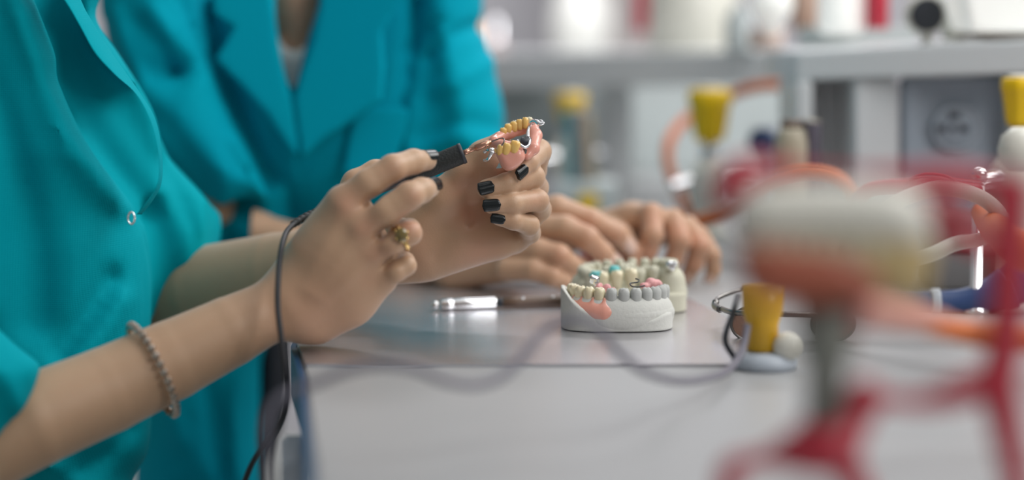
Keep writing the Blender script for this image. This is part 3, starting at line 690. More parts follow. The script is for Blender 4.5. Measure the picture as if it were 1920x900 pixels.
# ------------------------------------------------------------------ small helpers for the props
def th(name, loc, label, cat, group=None): return empty(name, loc, label, cat, group)
def sup(x, e): return math.copysign(abs(x)**e, x)
def tooth(c, w, d, h, rot=0.0, cusp=0.12, frame=None, seg=18):    # upright tooth crown with cusps
    vs, fs = [], []; nr = 12
    for i in range(nr+1):
        ph = -math.pi/2+math.pi*i/nr
        for k in range(seg):
            a = 2*math.pi*k/seg
            x = sup(math.cos(ph), .55)*sup(math.cos(a), .8); y = sup(math.cos(ph), .55)*sup(math.sin(a), .8); z = sup(math.sin(ph), .7)
            if z > 0.3: z += cusp*math.cos(2*math.pi*x*0.9)*math.cos(2*math.pi*y*0.9)*(-1)
            q = 0.82+0.18*z
            X, Y, Z = x*w/2*q, y*d/2*q, z*h/2
            vs.append(Vector((X*math.cos(rot)-Y*math.sin(rot), X*math.sin(rot)+Y*math.cos(rot), Z)))
    for i in range(nr):
        for k in range(seg): k2 = (k+1) % seg; fs.append((i*seg+k, i*seg+k2, (i+1)*seg+k2, (i+1)*seg+k))
    if frame is not None: vs = [frame @ v for v in vs]
    return pymesh('tooth', [v+Vector(c) for v in vs], fs)
def T(p): return tuple(p)

# ------------------------------------------------------------------ pen with hook wire tip
pen = th('wax_pen', W(700, 360, 1.14), 'black electric wax pen with knurled grip and copper tip held in near hand', 'pen')
a, b = W(612, 392, 1.150), W(866, 288, 1.150)
ax = (b-a).normalized(); L = (b-a).length; PX = 1.15/FPX
def ppt(s): return a+ax*s
link('handle', lathe(a, ax, [(0, 0), (0, .0030), (.004, .0036), (L*0.45, .0038), (L*0.60, .0042), (L*0.62, .0042)], 28), M_dark, pen)
prof = []
for i in range(80):
    s = L*0.58+(L*0.42)*i/79; base = .0042+.0017*min(1, (i/79)/.45); prof.append((s, base+(0.00012 if i % 2 else 0)))
prof = [(L*0.58, 0)]+prof+[(L+.0006, .0052), (L+.0006, 0)]
link('grip', lathe(a, ax, prof, 36), M_rubber, pen, label='knurled black rubber grip')
link('collar', lathe(a+ax*(L-.0012), ax, [(0, .0059), (.0006, .0063), (.0022, .0061), (.0024, .0048), (.0024, 0)], 32), M_dark, pen)
tpe = W(921, 266, 1.152); tx = (tpe-b).normalized(); TL = (tpe-b).length
link('tip_sleeve', lathe(b, tx, [(0, 0), (0, .0015), (TL*.2, .0016), (TL*.22, .0013), (TL*.45, .0013), (TL*.47, .0019), (TL*.92, .0018), (TL*.95, .0012), (TL, .0011), (TL, 0)], 20), M_copper, pen, label='copper tip sleeve')
link('hook_wire', mtube([tpe, W(932, 261.5, 1.151), W(941, 259, 1.150), W(945, 261, 1.149), W(944.5, 267, 1.148), W(940, 273.5, 1.148)], .00042, 10), M_dchrome, pen, label='thin hooked wire tip')
# strain relief and cord
rel = catmull([W(612, 392, 1.150), W(590, 399, 1.143), W(568, 409, 1.132), W(549, 421, 1.122)], 16); rr = [(.0026 if (i//3) % 2 else .0019)*(1-.2*i/len(rel)) for i in range(len(rel))]
link('strain_relief', pymesh('relief', *tube(rel, rr, 16)), M_rubber, pen, label='ribbed black strain relief')
link('cord', mtube([W(552, 419, 1.123), W(537, 436, 1.112), W(527, 470, 1.092), W(522, 520, 1.078), W(521, 575, 1.070), W(527, 630, 1.066), W(533, 690, 1.066), W(537, 735, 1.068), W(530, 780, 1.07), W(505, 825, 1.08), W(475, 865, 1.09), W(452, 925, 1.10), W(440, 1000, 1.12)], .0016, 12), M_cable, pen)

# ------------------------------------------------------------------ partial denture held in the far hand
den = th('partial_denture', W(960, 280, 1.165), 'pink partial denture with amber teeth and metal clasps held in fingertips', 'denture')
v = Vol(*bounds([(900, 205, 1.14), (1035, 340, 1.14), (900, 205, 1.20), (1035, 340, 1.20)], 0.0), 0.0005)
v.poly([(930, 287), (940, 279), (960, 275), (978, 278), (984, 288), (983, 299), (973, 311), (962, 319), (950, 320), (942, 314), (935, 301)], 1.157, .0058, .0045, .002)
v.chain([K(926, 264, 1.170, 9), K(936, 257, 1.176, 9), K(955, 249, 1.181, 11), (C3(975, 242, 1.183), .0034), K(996, 236, 1.181, 12), K(1004, 254, 1.175, 12), K(999, 278, 1.167, 12), K(988, 292, 1.164, 9)], .002, .0015)
v.chain([K(930, 268, 1.168, 7), K(945, 272, 1.162, 8), K(968, 275, 1.160, 9), K(984, 272, 1.166, 6)], .002, .003)
gum = link('gum', v.mesh(), M_pink, den)
RC = Matrix.Rotation(-PITCH, 3, 'X')
for (x, y, D, w, h, r, m) in ((939, 281, 1.153, 17, 21, .3, M_ytooth), (950, 279, 1.152, 18, 24, .1, M_ytooth), (965, 275, 1.152, 20, 25, -.1, M_ytooth), (976, 273, 1.158, 12, 20, -.2, M_tooth)):
    s = D/FPX; fr = Matrix.Rotation(0.25, 3, 'Y') @ RC
    link('tooth', tooth(W(x, y+1, D+.0005), w*s*1.12, .006, h*s, r, .06, fr), m, gum)
for (x, y, D, w, h, m) in ((944, 248, 1.177, 14, 17, M_ytooth), (953, 242, 1.178, 15, 19, M_ytooth), (964, 238, 1.179, 16, 20, M_ytooth), (975, 234, 1.179, 15, 21, M_ytooth), (985, 231, 1.178, 13, 22, M_ytooth), (955, 237, 1.182, 14, 12, M_tooth), (967, 232, 1.182, 15, 12, M_tooth), (992, 227, 1.179, 13, 15, M_tooth)):
    s = D/FPX; link('tooth', tooth(W(x, y, D), w*s*1.15, .0055, h*s, .1, .08, RC), m, gum)
CH_ = lambda pts, r, n=6: mtube([W(*p) for p in pts], r, 12, n)
link('connector_rim', CH_([(970, 263, 1.155), (975, 271, 1.153), (984, 276, 1.153), (991, 272, 1.155), (993, 263, 1.158), (990, 257, 1.161)], .0009), M_chrome, den, label='bright rim of the metal connector')
link('connector_plate', CH_([(976, 264, 1.158), (985, 266, 1.158), (990, 262, 1.161)], .0024), M_dark, den, label='dark inner face of the connector')
link('lower_plate', CH_([(985, 279, 1.158), (983, 288, 1.158)], .0012), M_dchrome, den)
link('clasp', CH_([(990, 258, 1.160), (990, 247, 1.163), (993, 237, 1.165), (998, 232, 1.165), (1006, 229, 1.163), (1014, 228, 1.160), (1020, 232, 1.157)], [.0012, .0009, .0008, .0011, .0009, .0012, .0004]), M_chrome, den)
link('clasp', CH_([(993, 237, 1.165), (997, 229, 1.162), (1004, 227, 1.160), (1012, 232, 1.158), (1021, 230, 1.157)], [.0006, .0010, .0012, .0014, .0005]), M_chrome, den)
link('clasp', CH_([(929, 284, 1.153), (923, 286, 1.151), (918, 294, 1.151), (914, 300, 1.153), (907, 301, 1.154)], [.0013, .0013, .0009, .0010, .0008]), M_chrome, den)
link('clasp', CH_([(929, 283, 1.153), (921, 281, 1.150), (914, 282, 1.152), (908, 286, 1.153)], [.0012, .0014, .0008, .0010]), M_chrome, den)
link('end_plate', pymesh('ep', [W(*p) for p in ((936, 305, 1.158), (930, 316, 1.160), (941, 315, 1.156), (936, 305, 1.162), (930, 316, 1.164), (941, 315, 1.162))], [(0, 1, 2), (5, 4, 3), (0, 3, 4, 1), (1, 4, 5, 2), (2, 5, 3, 0)]), mat('satin_silver', (.62,.63,.62), .55, .3), den, smooth=False)

# ------------------------------------------------------------------ plaster casts on the plate
def cast(name, label, org, a, b, hfun, m, ridge, mg, yc):
    root = th(name, org, label, 'dental cast')
    ox, oy, oz = org
    xf = lambda X, Y, Z: Vector((ox+X, oy+Z, oz+Y))       # grid: x right, y up, z depth
    v = Vol((-a-.004, -.002, -.006), (a+.004, .030, 2*b+.006), .0007)
    X, Y, Z = v.coords(np.zeros(3, int), v.n)
    rr = (np.abs(X/a)**3.2+np.abs((Z-b)/b)**3.2)**(1/3.2); d = (rr-1)*min(a, b)*0.9
    H = np.interp(X, [q[0] for q in hfun], [q[1] for q in hfun]); top = (Y-H)*0.8; r = .0012
    q = np.maximum(d, top); q = np.minimum(q, 0)+np.sqrt(np.maximum(d+r, 0)**2+np.maximum(top+r, 0)**2)-r*(1) if False else np.maximum(q, 0.7071*(d+top+r))
    v.f[:] = np.maximum(q, 0.0003-Y)
    link('base', v.mesh(xf, 2), m, root)
    v = Vol((-a-.002, 0, -.004), (a+.002, .040, 2*b+.004), .0007)
    v.chain([(np.array((x, z, y)), r) for (x, y, z, r) in ridge], .004, .001)
    v.chain([(np.array((x, z*0.55, y)), r*1.25) for (x, y, z, r) in ridge], .004, .004)
    link('gum_ridge', v.mesh(xf), mg, root)
    return root, xf
P0 = TP(1160, 629); org = (P0.x, P0.y, TZ+.0017)
hf = [(-.034, .0262), (-.031, .0235), (-.0275, .019), (-.022, .0145), (-.015, .011), (-.006, .0085), (.005, .0075), (.015, .0075), (.022, .0085), (.028, .011), (.034, .0122)]
arch1 = []
for i in range(17):
    t = math.radians(172+(352-172)*i/16); arch1.append((.001+.0258*math.cos(t), .0265+.0200*math.sin(t), .0128+.002*(1-i/16), .0060))
c1, xf1 = cast('dental_cast', 'white plaster dental cast with red and grey gum at front, on the steel plate', org, .0335, .0265, hf, M_plaster, arch1, M_plaster, .03)
n_ = 12
for i in range(n_):
    t = math.radians(184+(350-184)*i/(n_-1)); x, y = .001+.0278*math.cos(t), .0262+.0222*math.sin(t)
    left = i < 5
    w = .0090 if i in (0, 1, 9, 10, 11) else .0078
    zz = .0198 if left else .0190
    link('tooth', tooth((org[0]+x, org[1]+y, org[2]+zz), w, .0078, .0125 if left else .0135, t+math.pi/2, .07), M_tooth if left else M_grey_pl, c1, label=None if not left else 'ivory tooth')
# pink gum on the left front
v = Vol((-.036, 0, -.004), (.036, .03, .055), .0006)
pts = []
for i in range(9):
    t = math.radians(186+(262-186)*i/8); pts.append((np.array((.001+.0285*math.cos(t), .0128-.0018*(i/8), .0262+.0228*math.sin(t))), .0062 if 0 < i < 8 else .005))
v.chain(pts, .002, .001)
for q in (192, 207, 222, 238, 252): v.chain([(np.array((.001+.0300*math.cos(math.radians(q)), .0195, .0262+.0243*math.sin(math.radians(q)))), .0010), (np.array((.001+.0305*math.cos(math.radians(q)), .0150, .0262+.0245*math.sin(math.radians(q)))), .0030)], .002, .0015)
link('pink_gum', v.mesh(xf1), M_pink, c1, label='coral pink gum of the denture on the cast')
# grey plaster gum scallops on the right front
v = Vol((-.036, 0, -.004), (.037, .03, .055), .0006)
v.chain([(np.array((.001+.0285*math.cos(math.radians(q)), .0095, .0262+.0222*math.sin(math.radians(q)))), .0058) for q in range(268, 352, 8)], .002, .001)
for q in (269, 284, 299, 314, 329, 344): v.chain([(np.array((.001+.0298*math.cos(math.radians(q)), .0180, .0262+.0240*math.sin(math.radians(q)))), .0010), (np.array((.001+.0298*math.cos(math.radians(q)), .0135, .0262+.0240*math.sin(math.radians(q)))), .0026)], .002, .0015)
link('grey_gum', v.mesh(xf1), M_plaster, c1, label='grey plaster gum with scalloped edge')
# metal framework, rose acrylic saddles and wire on the cast
def on1(x, y, z): return Vector((org[0]+x, org[1]+y, org[2]+z))
def blob(name, parent, c, sc, m, label=None, seed=0, vox=.0006):
    R = max(sc)*1.25; v = Vol((-R, -R, -R), (R, R, R), vox); rnd = random.Random(seed)
    for i in range(9):
        p = np.array([rnd.uniform(-.7, .7)*s for s in sc]); v.chain([(p, min(sc)*rnd.uniform(.35, .6))], .001, min(sc)*.7)
    v.chain([(np.zeros(3), min(sc)*.75)], .001, min(sc)*.7)
    return link(name, v.mesh(lambda X, Y, Z: Vector(c)+Vector((X, Y, Z))), m, parent, label=label)
blob('saddle', c1, on1(-.006, .021, .0235), (.0095, .006, .0032), M_pinkwax, 'rose speckled acrylic saddle', 1)
blob('saddle', c1, on1(.021, .030, .0250), (.0085, .007, .004), M_pinkwax, 'rose speckled acrylic saddle', 2)
blob('clasp_block', c1, on1(-.0135, .022, .0285), (.0045, .004, .0028), M_chrome, 'silver clasp', 3)
blob('clasp_block', c1, on1(-.0005, .009, .0145), (.0022, .002, .0026), M_chrome, 'silver clasp at the gum edge', 4)
link('wire', mtube([on1(.016, .012, .0265), on1(.0125, .010, .026), on1(.0085, .010, .0262), on1(.0075, .014, .0275), on1(.012, .016, .028), on1(.013, .019, .029), on1(.011, .021, .0295)], .0004, 8), M_dark, c1)
# back cast
P1_ = TP(1166, 596); org2 = (P1_.x+.006, P1_.y+.004, TZ+.0017)
hf2 = [(-.036, .013), (.036, .013)]
arch2 = []
for i in range(17):
    t = math.radians(170-(170+170-360+360)*i/16) if False else math.radians(200-220*i/16)
    arch2.append((-.001+.0285*math.cos(t), .022+.021*math.sin(t), .0150+.005*(i/16), .0068))
c2, xf2 = cast('dental_cast', 'ivory plaster dental cast standing behind the white one', org2, .0365, .0255, hf2, M_plaster_b, arch2, M_plaster_b, .03)
for i in range(14):
    t = math.radians(200-220*i/13); x, y = -.001+.0285*math.cos(t), .022+.021*math.sin(t)
    w = .0088 if i < 4 or i > 9 else .0068
    link('tooth', tooth((org2[0]+x, org2[1]+y, org2[2]+.0218+.0055*(i/13)), w, .0090, .011, t+math.pi/2, .14), M_plaster_b, c2)
def on2(x, y, z): return Vector((org2[0]+x, org2[1]+y, org2[2]+z))
blob('turquoise_wax', c2, on2(-.022, .000, .0255), (.005, .004, .002), M_tealwax, 'turquoise wax patch', 5)
blob('turquoise_wax', c2, on2(-.010, .004, .027), (.003, .003, .004), M_tealwax, 'turquoise wax patch', 6)
blob('clasp_block', c2, on2(.026, .010, .030), (.0035, .003, .003), M_chrome, 'silver clasp', 7)
for i, (x, y) in enumerate(((-.026, .004), (-.014, .012), (-.004, .014), (.006, .013), (.015, .015), (.0, .024), (.011, .026))): link('tooth', tooth(on2(x, y, .0225+.0012*(i % 3)), .0092, .0088, .010, .3*i, .16), M_plaster_b, c2)
link('front_teeth_block', join([tooth(on2(-.018+.009*i, .002, .0205+.001*i), .0095, .008, .012, 0, .15) for i in range(3)]), M_tooth, c2, label='yellowish waxed teeth')

# ------------------------------------------------------------------ tools on the plate
def lying(p0, p1, prof, m, name, parent, label=None, seg=24):
    p0, p1 = Vector(p0), Vector(p1); return link(name, lathe(p0, p1-p0, prof, seg), m, parent, label=label)
kn = th('wax_knife', TP(930, 585), 'wax knife with bright metal cap and dark brown handle lying on plate', 'wax knife')
k0, k1 = TP(826, 587, .0), TP(930, 583, .0); k0.z = k1.z = TZ+.0017+.0037; kd = (k1-k0); kl = kd.length; kd = kd/kl
link('cap', lathe(k0, kd, [(0, 0), (0, .0030), (.0006, .0036), (kl*.18, .0037), (kl*.2, .0034), (kl*.24, .0036), (kl-.001, .0037), (kl, .0033), (kl, 0)], 28), M_chrome, kn)
link('knob', ball(k0-kd*.0035, .0026), M_chrome, kn)
link('ferrule', lathe(k0+kd*kl, kd, [(0, .0030), (.006, .0028), (.006, 0)], 20), M_dark, kn)
kh = link('handle', lathe(k0+kd*(kl+.004), kd, [(0, 0), (0, .0031), (.01, .0034), (.06, .0036), (.075, .0028), (.076, 0)], 24), M_brown, kn)
for q in (.018, .038):
    link('rivet', ball(k0+kd*(kl+q)+Vector((0, -.0022, .0024)), .0011, seg=12), M_chrome, kh)

rb = TP(1146, 524); redb = th('wax_block', rb, 'small bright red wax block held between the hands behind the casts', 'wax block')
redb.name = 'wax_block'
link('block', box((rb.x-.022, rb.y-.006, TZ+.0002), (rb.x+.020, rb.y+.012, TZ+.016), .003), M_red, redb)
link('lid', box((rb.x-.0235, rb.y-.0075, TZ+.016), (rb.x+.0215, rb.y+.0135, TZ+.019), .0012), M_red, redb)

# ------------------------------------------------------------------ gas taps with yellow knobs
def gas_tap(px, pyk0, pyk1, D, wtop, label, body=True, group=None):
    s = D/FPX; z0 = W(px, pyk1, D); z1 = W(px, pyk0, D); h = (z1-z0).z; t = th('gas_tap', Vector((z0.x, z0.y, TZ)), label, 'gas tap')
    R = wtop*s/2; up = (0, 0, 1)
    pr = [(0, 0), (0, R*.62), (h*.12, R*.72), (h*.70, R*.93), (h*.75, R*1.0), (h*.95, R*1.0), (h, R*.9), (h, 0)]
    vs, fs = tube_like(z0, Vector(up), pr, 48)
    c = np.array((z0.x, z0.y))
    for i, q in enumerate(vs):
        a = math.atan2(q.y-c[1], q.x-c[0]); f = 1-.05*max(0, math.cos(a*8)); q.x = c[0]+(q.x-c[0])*f; q.y = c[1]+(q.y-c[1])*f
    kb = link('knob', pymesh('knob', vs, fs), M_yellow, t)
    link('cap', lathe(z1, up, [(0, R*.62), (h*.06, R*.6), (h*.08, R*.4), (h*.08, 0)], 28), M_cream, kb)
    stem = z0.z-TZ
    link('stem', lathe((z0.x, z0.y, z0.z-.02), up, [(0, .008), (.014, .008), (.016, .006), (.021, .006)], 24), M_chrome, t)
    link('valve_body', lathe((z0.x, z0.y, TZ+.0003), up, [(0, 0), (0, .020), (.004, .020), (.006, .012), (stem-.07, .011), (stem-.05, .018), (stem-.03, .018), (stem-.018, .010), (stem-.018, 0)], 28), M_cream if body else M_chrome, t)
    link('nozzle', mtube([(z0.x, z0.y, z0.z-.037), (z0.x-.02, z0.y-.01, z0.z-.037), (z0.x-.034, z0.y-.016, z0.z-.040)], [.008, .006, .005], 14), M_chrome, t)
    link('nozzle', mtube([(z0.x, z0.y, z0.z-.037), (z0.x+.02, z0.y-.006, z0.z-.036), (z0.x+.034, z0.y-.01, z0.z-.036)], [.008, .006, .0055], 14), M_chrome, t)
    return t
gas_tap(1330, 168, 264, 1.75, 84, 'gas tap with yellow knob and chrome nozzles right of the orange hose loop')
gas_tap(1069, 176, 226, 2.05, 62, 'blurred far gas tap with yellow knob above the upright petrol files')
gas_tap(1910, 146, 234, 1.36, 70, 'gas tap with yellow knob cut by the right frame edge')

hz = lambda pts, r, name, m, label, cat: tag(link(name, mtube([W(*p) for p in pts], r, 16), m), label, cat)
hz([(1500, 163, 1.80), (1440, 160, 1.80), (1385, 172, 1.82), (1330, 200, 1.86), (1285, 225, 1.86), (1256, 262, 1.82), (1252, 305, 1.80), (1268, 350, 1.78), (1290, 400, 1.77), (1298, 430, 1.775)], .0048, 'gas_hose', M_orange, 'orange rubber gas hose looping behind the yellow knobbed tap under the shelf', 'hose')
hz([(1262, 432, 1.62), (1300, 418, 1.60), (1350, 402, 1.58), (1400, 375, 1.53), (1460, 338, 1.46), (1520, 325, 1.44), (1580, 345, 1.43), (1615, 420, 1.43), (1630, 510, 1.43)], .0058, 'gas_hose', M_orange, 'orange hose rising from behind the fingertips towards the red articulator', 'hose')
# bottles and small things beneath the shelf
def lathed(name, px, py0, py1, D, prof, m, label, cat, seg=28, top=None):
    b = W(px, py1, D); t = W(px, py0, D); h = t.z-b.z
    o = th(name, b, label, cat)
    link('body', lathe(b, (0, 0, 1), [(0, 0)]+[(p*h, r*D/FPX) for p, r in prof]+[(prof[-1][0]*h, 0)], seg), m, o)
    if top:
        tm, r, hh = top; link('cap', lathe(t, (0, 0, 1), [(0, r*D/FPX), (hh, r*D/FPX*.95), (hh, 0)], seg), tm, o)
    return o
lathed('bottle', 1484, 240, 505, 1.50, [(0, 34), (.02, 36), (.9, 36), (.97, 30), (1, 24)], M_beige, 'beige bottle with dark cap standing in front of the white shelf upright', 'bottle', top=(M_brown, 22, .006))
bb = W(1526, 508, 1.488); o = th('box', bb, 'narrow dark violet box beside the beige bottle under the shelf', 'box')
link('carton', box((bb.x-.006, bb.y, TZ+.0002), (bb.x+.004, bb.y+.03, W(1527, 228, 1.488).z), .001), mat('dark_violet', (.09, .08, .11), .6, noise=.1), o); link('flap', box((bb.x-.0055, bb.y+.001, W(1527, 228, 1.488).z), (bb.x+.0035, bb.y+.029, W(1527, 226, 1.488).z), .0003), M_beige, o)
vt = th('regulator', W(1432, 440, 1.78), 'regulator with round navy blue knob between yellow tap and beige bottle', 'regulator')
link('knob', lathe(W(1432, 265, 1.76), (-.3, -1, 0), [(0, 0), (0, .010), (.004, .0125), (.014, .012), (.016, .009), (.016, 0)], 28), M_navy, vt)
rz = W(1432, 265, 1.78).z-TZ
link('body', lathe(Vector((W(1436, 440, 1.785).x, W(1436, 440, 1.785).y, TZ+.0003)), (0, 0, 1), [(0, 0), (0, .016), (.004, .016), (.006, .009), (rz-.02, .009), (rz-.014, .014), (rz+.012, .014), (rz+.014, 0)], 24), M_socket2, vt)
# upright files in a holder
fh = th('file_holder', W(1095, 405, 1.93), 'white holder with upright petrol, taupe and beige files behind the hands', 'file holder')
f0 = W(1095, 405, 1.93)
link('tray', box((f0.x-.030, f0.y-.02, TZ+.0003), (f0.x+.032, f0.y+.05, TZ+.035), .003), M_panel, fh)
link('yellow_tab', box((f0.x-.006, f0.y-.0225, TZ+.008), (f0.x+.012, f0.y-.0202, TZ+.024), .0005), M_yellow, fh)
for i, (x0, x1, m, yt) in enumerate(((1068, 1084, M_tealp, 208), (1085, 1107, M_taupe, 206), (1108, 1122, M_beige, 212))):
    A_, B_ = W(x0, 350, 1.94), W(x1, yt, 1.94); me = box((A_.x, f0.y-.005, TZ+.03), (B_.x, f0.y+.04, B_.z), .001)
    for v_ in me.vertices: v_.co.x -= (v_.co.z-TZ)*.06
    link('file', me, m, fh, smooth=False)

# ------------------------------------------------------------------ things on the shelves
lathed('lit_lamp_bulb', 1446, -34, 64, 1.86, [(0, 12), (.14, 16), (.25, 26), (.45, 38), (.6, 40), (.8, 36), (1, 15)], M_lamp, 'round glowing globe lamp on the shelf behind the red canister', 'lamp').name = 'globe_lamp'
lathed('tube_lamp', 1576, -70, 66, 1.72, [(0, 30), (.05, 40), (.12, 44), (.9, 44), (1, 38)], M_lamp, 'bright white cylindrical lamp left of the red canister', 'lamp')
lathed('canister', 1643, -70, 54, 1.70, [(0, 21), (.02, 22), (.98, 22), (1, 20)], M_red, 'red canister on the shelf between the bright lamp and round black gauge', 'canister')
g = th('gauge', W(1738, 88, 1.52), 'round black faced gauge with white rim on chrome stem on shelf', 'gauge')
gc = W(1736, 28, 1.52)
link('rim', lathe(gc+Vector((0, .012, 0)), (0, -1, 0), [(0, 0), (0, .015), (.012, .0155), (.016, .0145), (.016, .0125)], 36), M_cream, g)
link('face', lathe(gc+Vector((.0, -.002, 0)), (0, -1, 0), [(0, 0), (0, .0128), (.004, .0128), (.0045, .0115), (.0045, 0)], 36), M_dark, g)
link('stem', lathe(W(1738, 89, 1.525), (0, 0, 1), [(0, 0), (0, .008), (.002, .008), (.003, .0042), (.018, .0042), (.018, 0)], 20), M_chrome, g)
lathed('bottle', 1787, -80, 76, 1.56, [(0, 20), (.02, 22), (.97, 22), (1, 18)], M_cream, 'cream tube standing between the black gauge and the bright lamp box', 'bottle')
lb = th('lamp_box', W(1880, 60, 1.50), 'large bright white lamp box on the shelf at top right corner', 'lamp')
la, lc = W(1812, 60, 1.50), W(1990, -90, 1.50)
me = box((la.x, la.y-.02, la.z), (lc.x, la.y+.09, lc.z), .004)
for v_ in me.vertices:
    if v_.co.x < la.x+.02: v_.co.x -= (v_.co.z-la.z)*.22
link('diffuser', me, M_lamp, lb, smooth=False)
link('foot', box((la.x+.01, la.y, W(0, 74, 1.5).z), (lc.x-.01, la.y+.06, la.z), .002), M_taupe, lb)
# soft shapes on the far shelf and in the far room
lathed('jar', 1300, -60, 100, 2.28, [(0, 80), (.05, 86), (.8, 86), (.92, 60), (1, 60)], M_cream, 'large blurred cream jar on the far shelf', 'jar')
lathed('bottle', 1214, -50, 62, 2.45, [(0, 24), (.05, 28), (.7, 28), (.85, 12), (1, 12)], M_red, 'blurred dark red bottle on the far shelf left of cream jar', 'bottle')
lathed('bottle', 1508, -50, 60, 1.95, [(0, 22), (.05, 26), (.7, 26), (.85, 12), (1, 12)], mat('tan_plastic', (.50, .33, .25), .5, noise=.1), 'tan bottle on the shelf between the globe and tube lamps', 'bottle')
lathed('cup', 1436, 55, 92, 1.90, [(0, 26), (.05, 30), (1, 34)], mat('peach_plastic', (.75, .58, .50), .5, noise=.1), 'peach coloured cup below the globe lamp on the shelf', 'cup')
lathed('bottle', 1385, 10, 97, 2.0, [(0, 24), (.05, 26), (.7, 26), (.9, 14), (1, 14)], M_panel, 'pale grey blue bottle left of the globe lamp', 'bottle')
fr_ = th('standing_lamp', W(1088, 450, 3.9)*1, 'far blurred white oval lamp in the room behind', 'lamp'); fr_.location.z = 0
fx = W(1088, 50, 3.9); link('shade', ball(fx, .055, (1, 1, 1.7)), M_lamp, fr_)
link('pole', lathe((fx.x, fx.y, .0), (0, 0, 1), [(0, 0), (0, .14), (.02, .14), (.03, .012), (fx.z-.06, .012), (fx.z-.06, 0)], 20), M_cream, fr_)
pk = W(935, 150, 3.0); o = th('apron', pk, 'pale pink apron on a stand far behind the second person', 'apron'); o.location.z = 0
v = Vol(*bounds([(880, 60, 2.9), (1000, 60, 2.9), (880, 720, 3.1), (1000, 720, 3.1)], .03), .012)
v.poly([(905, 80), (930, 70), (948, 100), (962, 170), (972, 320), (985, 700), (890, 700), (900, 300)], 3.0, .04, .03, .01)
link('cloth', v.mesh(), mat('pale_pink_cloth', (.62, .46, .44), .8, noise=.1), o)
q_ = W(925, 78, 3.0); link('stand_pole', lathe((q_.x, q_.y, 0), (0, 0, 1), [(0, 0), (0, .16), (.02, .16), (.03, .012), (q_.z+.03, .012), (q_.z+.03, 0)], 16), M_chrome, o)
cb = W(1150, 100, 4.6); o = th('cabinet', Vector((cb.x, cb.y, 0)), 'tall greige cabinet against the far wall', 'cabinet')
link('carcass', box((cb.x-.05, cb.y, 0), (cb.x+.13, cb.y+.4, 2.2), .01), mat('greige', (.42, .39, .38), .6, noise=.05), o, smooth=False)
link('door', box((cb.x-.045, cb.y-.02, .1), (cb.x+.125, cb.y-.001, 2.15), .005), mat('greige', (.4, .4, .4)), o, smooth=False)

# ------------------------------------------------------------------ foreground articulator (strongly out of focus)
DA = 0.66
ar = th('articulator', TP(1600, 900)*1, 'large red dental articulator holding cream casts, very near and blurred', 'articulator')
ar.location = Vector((W(1600, 600, DA).x, W(1600, 600, DA).y, TZ))
def fb(name, pts, D, h, r, m, k=.002, vox=.0014, label=None, smooth=True, tilt=(0, 0, 0, 0)):
    P = np.array(pts); v = Vol(*bounds([(x, y, d) for x in (P[:, 0].min()-20, P[:, 0].max()+20) for y in (P[:, 1].min()-20, P[:, 1].max()+20) for d in (D-h-.006, D+h+.006)], .002), vox)
    v.poly(pts, D, h, r, k, tilt, smooth=smooth); return link(name, v.mesh(), m, ar, label=label)
fb('upper_cast', [(1385, 372), (1440, 350), (1560, 345), (1690, 355), (1738, 390), (1745, 440), (1738, 470), (1560, 470), (1395, 465), (1380, 420)], DA, .022, .012, M_cream)
fb('lower_cast', [(1600, 440), (1740, 440), (1742, 520), (1725, 560), (1640, 556), (1590, 540), (1585, 480)], DA, .020, .010, mat('sand_plaster', (.56, .42, .20), .7, noise=.1))
fb('wax_rim', [(1392, 455), (1470, 450), (1590, 470), (1650, 520), (1640, 560), (1560, 572), (1440, 565), (1395, 530)], DA-.008, .018, .010, mat('terracotta_wax', (.42, .11, .06), .5, noise=.1), label='terracotta wax rim between the casts')
for i in range(7): link('tooth', tooth(W(1420+34*i, 480, DA-.020), .0062, .006, .010, 0, .1), mat('sand_tooth', (.66, .58, .40), .4, noise=.1), ar)
col_t, col_b = W(1545, 565, DA), W(1545, 820, DA)
link('mounting_column', lathe(col_b, (0, 0, 1), [(0, 0), (0, .0065), ((col_t-col_b).z*.55, .0065), ((col_t-col_b).z*.62, .0085), ((col_t-col_b).z, .0095), ((col_t-col_b).z, 0)], 28), mat('grey_green_metal', (.22, .23, .20), .5, noise=.1), ar)
rt = lambda name, pts, r, label=None: link(name, mtube([W(*p) for p in pts], r, 16), M_red, ar, label=label)
rt('upper_frame', [(1372, 400, DA+.01), (1378, 345, DA+.01), (1410, 318, DA+.01), (1500, 318, DA+.01), (1600, 322, DA+.01), (1700, 330, DA+.01), (1770, 335, DA+.01), (1860, 345, DA+.01), (1895, 350, DA)], [.004, .007, .005, .0014, .0010, .0030, .0048, .0048, .0048])
rt('incisal_knob', [(1375, 330, DA+.01), (1375, 395, DA+.01)], [.008, .0065])
rt('side_link', [(1740, 372, DA+.02), (1780, 400, DA+.02), (1800, 440, DA+.02), (1860, 465, DA+.02), (1893, 480, DA+.005)], [.004, .005, .004, .004, .004])
rt('rear_post', [(1898, 330, DA), (1893, 450, DA), (1890, 560, DA), (1884, 650, DA), (1872, 720, DA), (1886, 800, DA), (1905, 905, DA), (1908, 1010, DA)], [.0066, .0064, .0062, .0062, .0066, .0056, .0045, .0045])
rt('lower_frame', [(1872, 705, DA), (1800, 735, DA), (1720, 755, DA), (1650, 750, DA), (1600, 790, DA), (1560, 830, DA), (1500, 840, DA)], [.0055, .0052, .003, .003, .006, .010, .009])
rt('lower_frame', [(1630, 765, DA), (1618, 740, DA), (1600, 790, DA)], [.005, .006, .004])
rt('side_bar', [(1600, 560, DA+.01), (1590, 590, DA+.01), (1600, 620, DA+.01)], [.004, .006, .004])
rt('front_leg', [(1500, 845, DA), (1430, 860, DA), (1372, 880, DA), (1362, 960, DA), (1360, 1090, DA)], [.008, .003, .004, .004, .0045])
